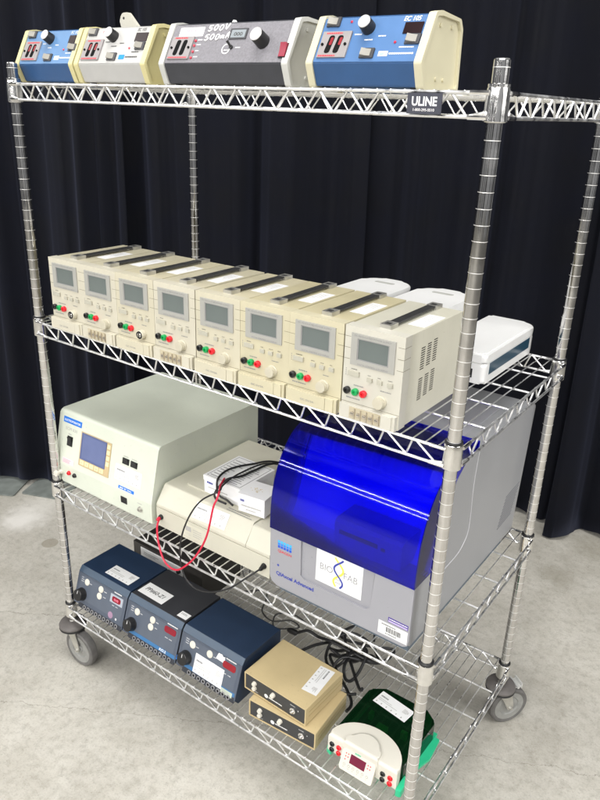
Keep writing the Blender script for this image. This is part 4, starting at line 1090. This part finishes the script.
def crack(p, q_, wid, amp, sc, dark=.5):
    global base
    p = (p[0]*S, p[1]*S); q_ = (q_[0]*S, q_[1]*S); dx, dy = q_[0]-p[0], q_[1]-p[1]; Ln = math.hypot(dx, dy); dx /= Ln; dy /= Ln
    rx = math_('SUBTRACT', X_, p[0]); ry = math_('SUBTRACT', Y_, p[1])
    al = math_('ADD', math_('MULTIPLY', rx, dx), math_('MULTIPLY', ry, dy))
    pe = math_('ADD', math_('MULTIPLY', rx, -dy), math_('MULTIPLY', ry, dx))
    wob = math_('MULTIPLY', math_('SUBTRACT', noise(sc, 5, .65), .5), amp)
    d = math_('ABSOLUTE', math_('ADD', pe, wob))
    w = math_('MULTIPLY', noise(sc*2.3, 3), wid)
    line = math_('LESS_THAN', d, w)
    ins = math_('MULTIPLY', math_('GREATER_THAN', al, 0), math_('LESS_THAN', al, Ln))
    base = mix(math_('MULTIPLY', math_('MULTIPLY', line, ins), dark), base, h('5d574b'))
crack((-16.5, -1.3), (-7.0, 5.2), .0022, .05, 14)
crack((-60, -22), (-16.5, -1.3), .002, .09, 9)
crack((-14, -18), (27, 6.6), .0019, .07, 11, .42)
crack((27, 6.6), (62, 25), .0019, .07, 11, .42)
crack((62, 25), (120, 50), .0019, .09, 11, .42)
def spot(c, r0, r1, col, f, sx=1, sy=1, wob=.03):
    global base
    rx = math_('MULTIPLY', math_('SUBTRACT', X_, c[0]*S), sx); ry = math_('MULTIPLY', math_('SUBTRACT', Y_, c[1]*S), sy)
    d = math_('SQRT', math_('ADD', math_('MULTIPLY', rx, rx), math_('MULTIPLY', ry, ry)))
    d = math_('ADD', d, math_('MULTIPLY', math_('SUBTRACT', noise(16, 4), .5), wob))
    base = mix(mrange(d, r0*S, r1*S, f, 0), base, col)
spot((-25, 14.06), 1.25, 1.4, h('857d6c'), .55, wob=.004)
spot((-34.6, 15.6), .6, 5.5, h('e3e0da'), .8, wob=.12)
spot((-36, 20), .5, 6, h('dedbd4'), .45, wob=.14)
spot((48, 71), 2, 6, h('6f6955'), .3, wob=.1)
spot((44.5, 58), .5, 4, h('6f6a55'), .28, wob=.08)
L_.new(base, bs.inputs['Base Color'])
L_.new(mrange(noise(5, 5), .3, .7, .48, .72), bs.inputs['Roughness'])
bp = N_.new('ShaderNodeBump'); bp.inputs['Strength'].default_value = .25; bp.inputs['Distance'].default_value = .002
L_.new(noise(70, 8, .7), bp.inputs['Height']); L_.new(bp.outputs['Normal'], bs.inputs['Normal'])
m = MB(); m.add([(-400, -400, 0), (450, -400, 0), (450, 400, 0), (-400, 400, 0)], [(0, 1, 2, 3)])
o = m.build('floor', fm, None, 0, recalc=False); o['kind'] = 'structure'

# ------------------------------------------------------------------ light
w = bpy.data.worlds.new('World'); bpy.context.scene.world = w; w.use_nodes = True
nt = w.node_tree; bg = nt.nodes['Background']      # unseen hall: bright and dark noise bands made up to streak the chrome
tcw = nt.nodes.new('ShaderNodeTexCoord'); mpw = nt.nodes.new('ShaderNodeMapping'); mpw.inputs['Scale'].default_value = (1, 1, .12)
nt.links.new(tcw.outputs['Generated'], mpw.inputs['Vector'])
nw = nt.nodes.new('ShaderNodeTexNoise'); nw.inputs['Scale'].default_value = 3.2; nw.inputs['Detail'].default_value = 3; nt.links.new(mpw.outputs['Vector'], nw.inputs['Vector'])
rw = nt.nodes.new('ShaderNodeMapRange'); rw.inputs['From Min'].default_value = .44; rw.inputs['From Max'].default_value = .58; rw.inputs['To Min'].default_value = .03; rw.inputs['To Max'].default_value = .36
nt.links.new(nw.outputs['Fac'], rw.inputs['Value'])
bg.inputs['Color'].default_value = (.97, .98, 1, 1); nt.links.new(rw.outputs['Result'], bg.inputs['Strength'])
def area(name, loc, target, sx, sy, power, col=(1, 1, 1)):
    l = bpy.data.lights.new(name, 'AREA'); l.shape = 'RECTANGLE'; l.size = sx; l.size_y = sy; l.energy = power; l.color = col
    o = bpy.data.objects.new(name, l); C.objects.link(o)
    o.location = [x*S for x in loc]; d = Vector(target)-Vector(loc); o.rotation_euler = d.to_track_quat('-Z', 'Y').to_euler()
    return o
area('front_lamp', (84, -135, 150), (26, 8, 32), 2.3, 2.0, 100, (1, .985, .96))
area('ceiling_lamp', (40, -20, 200), (25, 8, 30), 2.6, 2.4, 150, (1, .985, .96))
area('side_lamp', (175, 5, 120), (30, 10, 30), 2.2, 2.2, 105, (1, .99, .97))
area('added_floor_fill', (70, -330, 215), (70, -330, 0), 3.0, 2.0, 330, (1, .99, .97))  # added, unseen: brightens the far floor that the posts mirror
area('added_floor_fill', (-160, -130, 215), (-160, -130, 0), 2.0, 3.0, 170, (1, .99, .97))  # second added fill, for the floor out to the left
area('tube_lamp', (-10, -190, 106), (20, 0, 38), 7.5, .06, 75, (1, .99, .98))
area('tube_lamp', (-10, -190, 130), (20, 0, 38), 7.5, .06, 95, (1, .99, .98))

# ------------------------------------------------------------------ camera
f, cx, cy, cz, yaw, pit, rol = 712.163, 65.403, -43.7006, 65.1141, -.615486, -.390244, .0354389
fw = Vector((math.sin(yaw)*math.cos(pit), math.cos(yaw)*math.cos(pit), math.sin(pit)))
r = Vector((math.cos(yaw), -math.sin(yaw), 0)); u = r.cross(fw)
r2 = r*math.cos(rol)+u*math.sin(rol); u2 = u*math.cos(rol)-r*math.sin(rol)
cam = bpy.data.cameras.new('camera'); co = bpy.data.objects.new('camera', cam); C.objects.link(co)
cam.sensor_fit = 'VERTICAL'; cam.sensor_height = 36; cam.lens = f/800*36; cam.clip_start = .02; cam.clip_end = 100
co.matrix_world = Matrix(((r2.x, u2.x, -fw.x, cx*S), (r2.y, u2.y, -fw.y, cy*S), (r2.z, u2.z, -fw.z, (cz+ZO)*S), (0, 0, 0, 1)))
sc = bpy.context.scene; sc.camera = co
sc.view_settings.view_transform = 'Standard'; sc.view_settings.look = 'None'; sc.view_settings.exposure = .04; sc.view_settings.gamma = 1
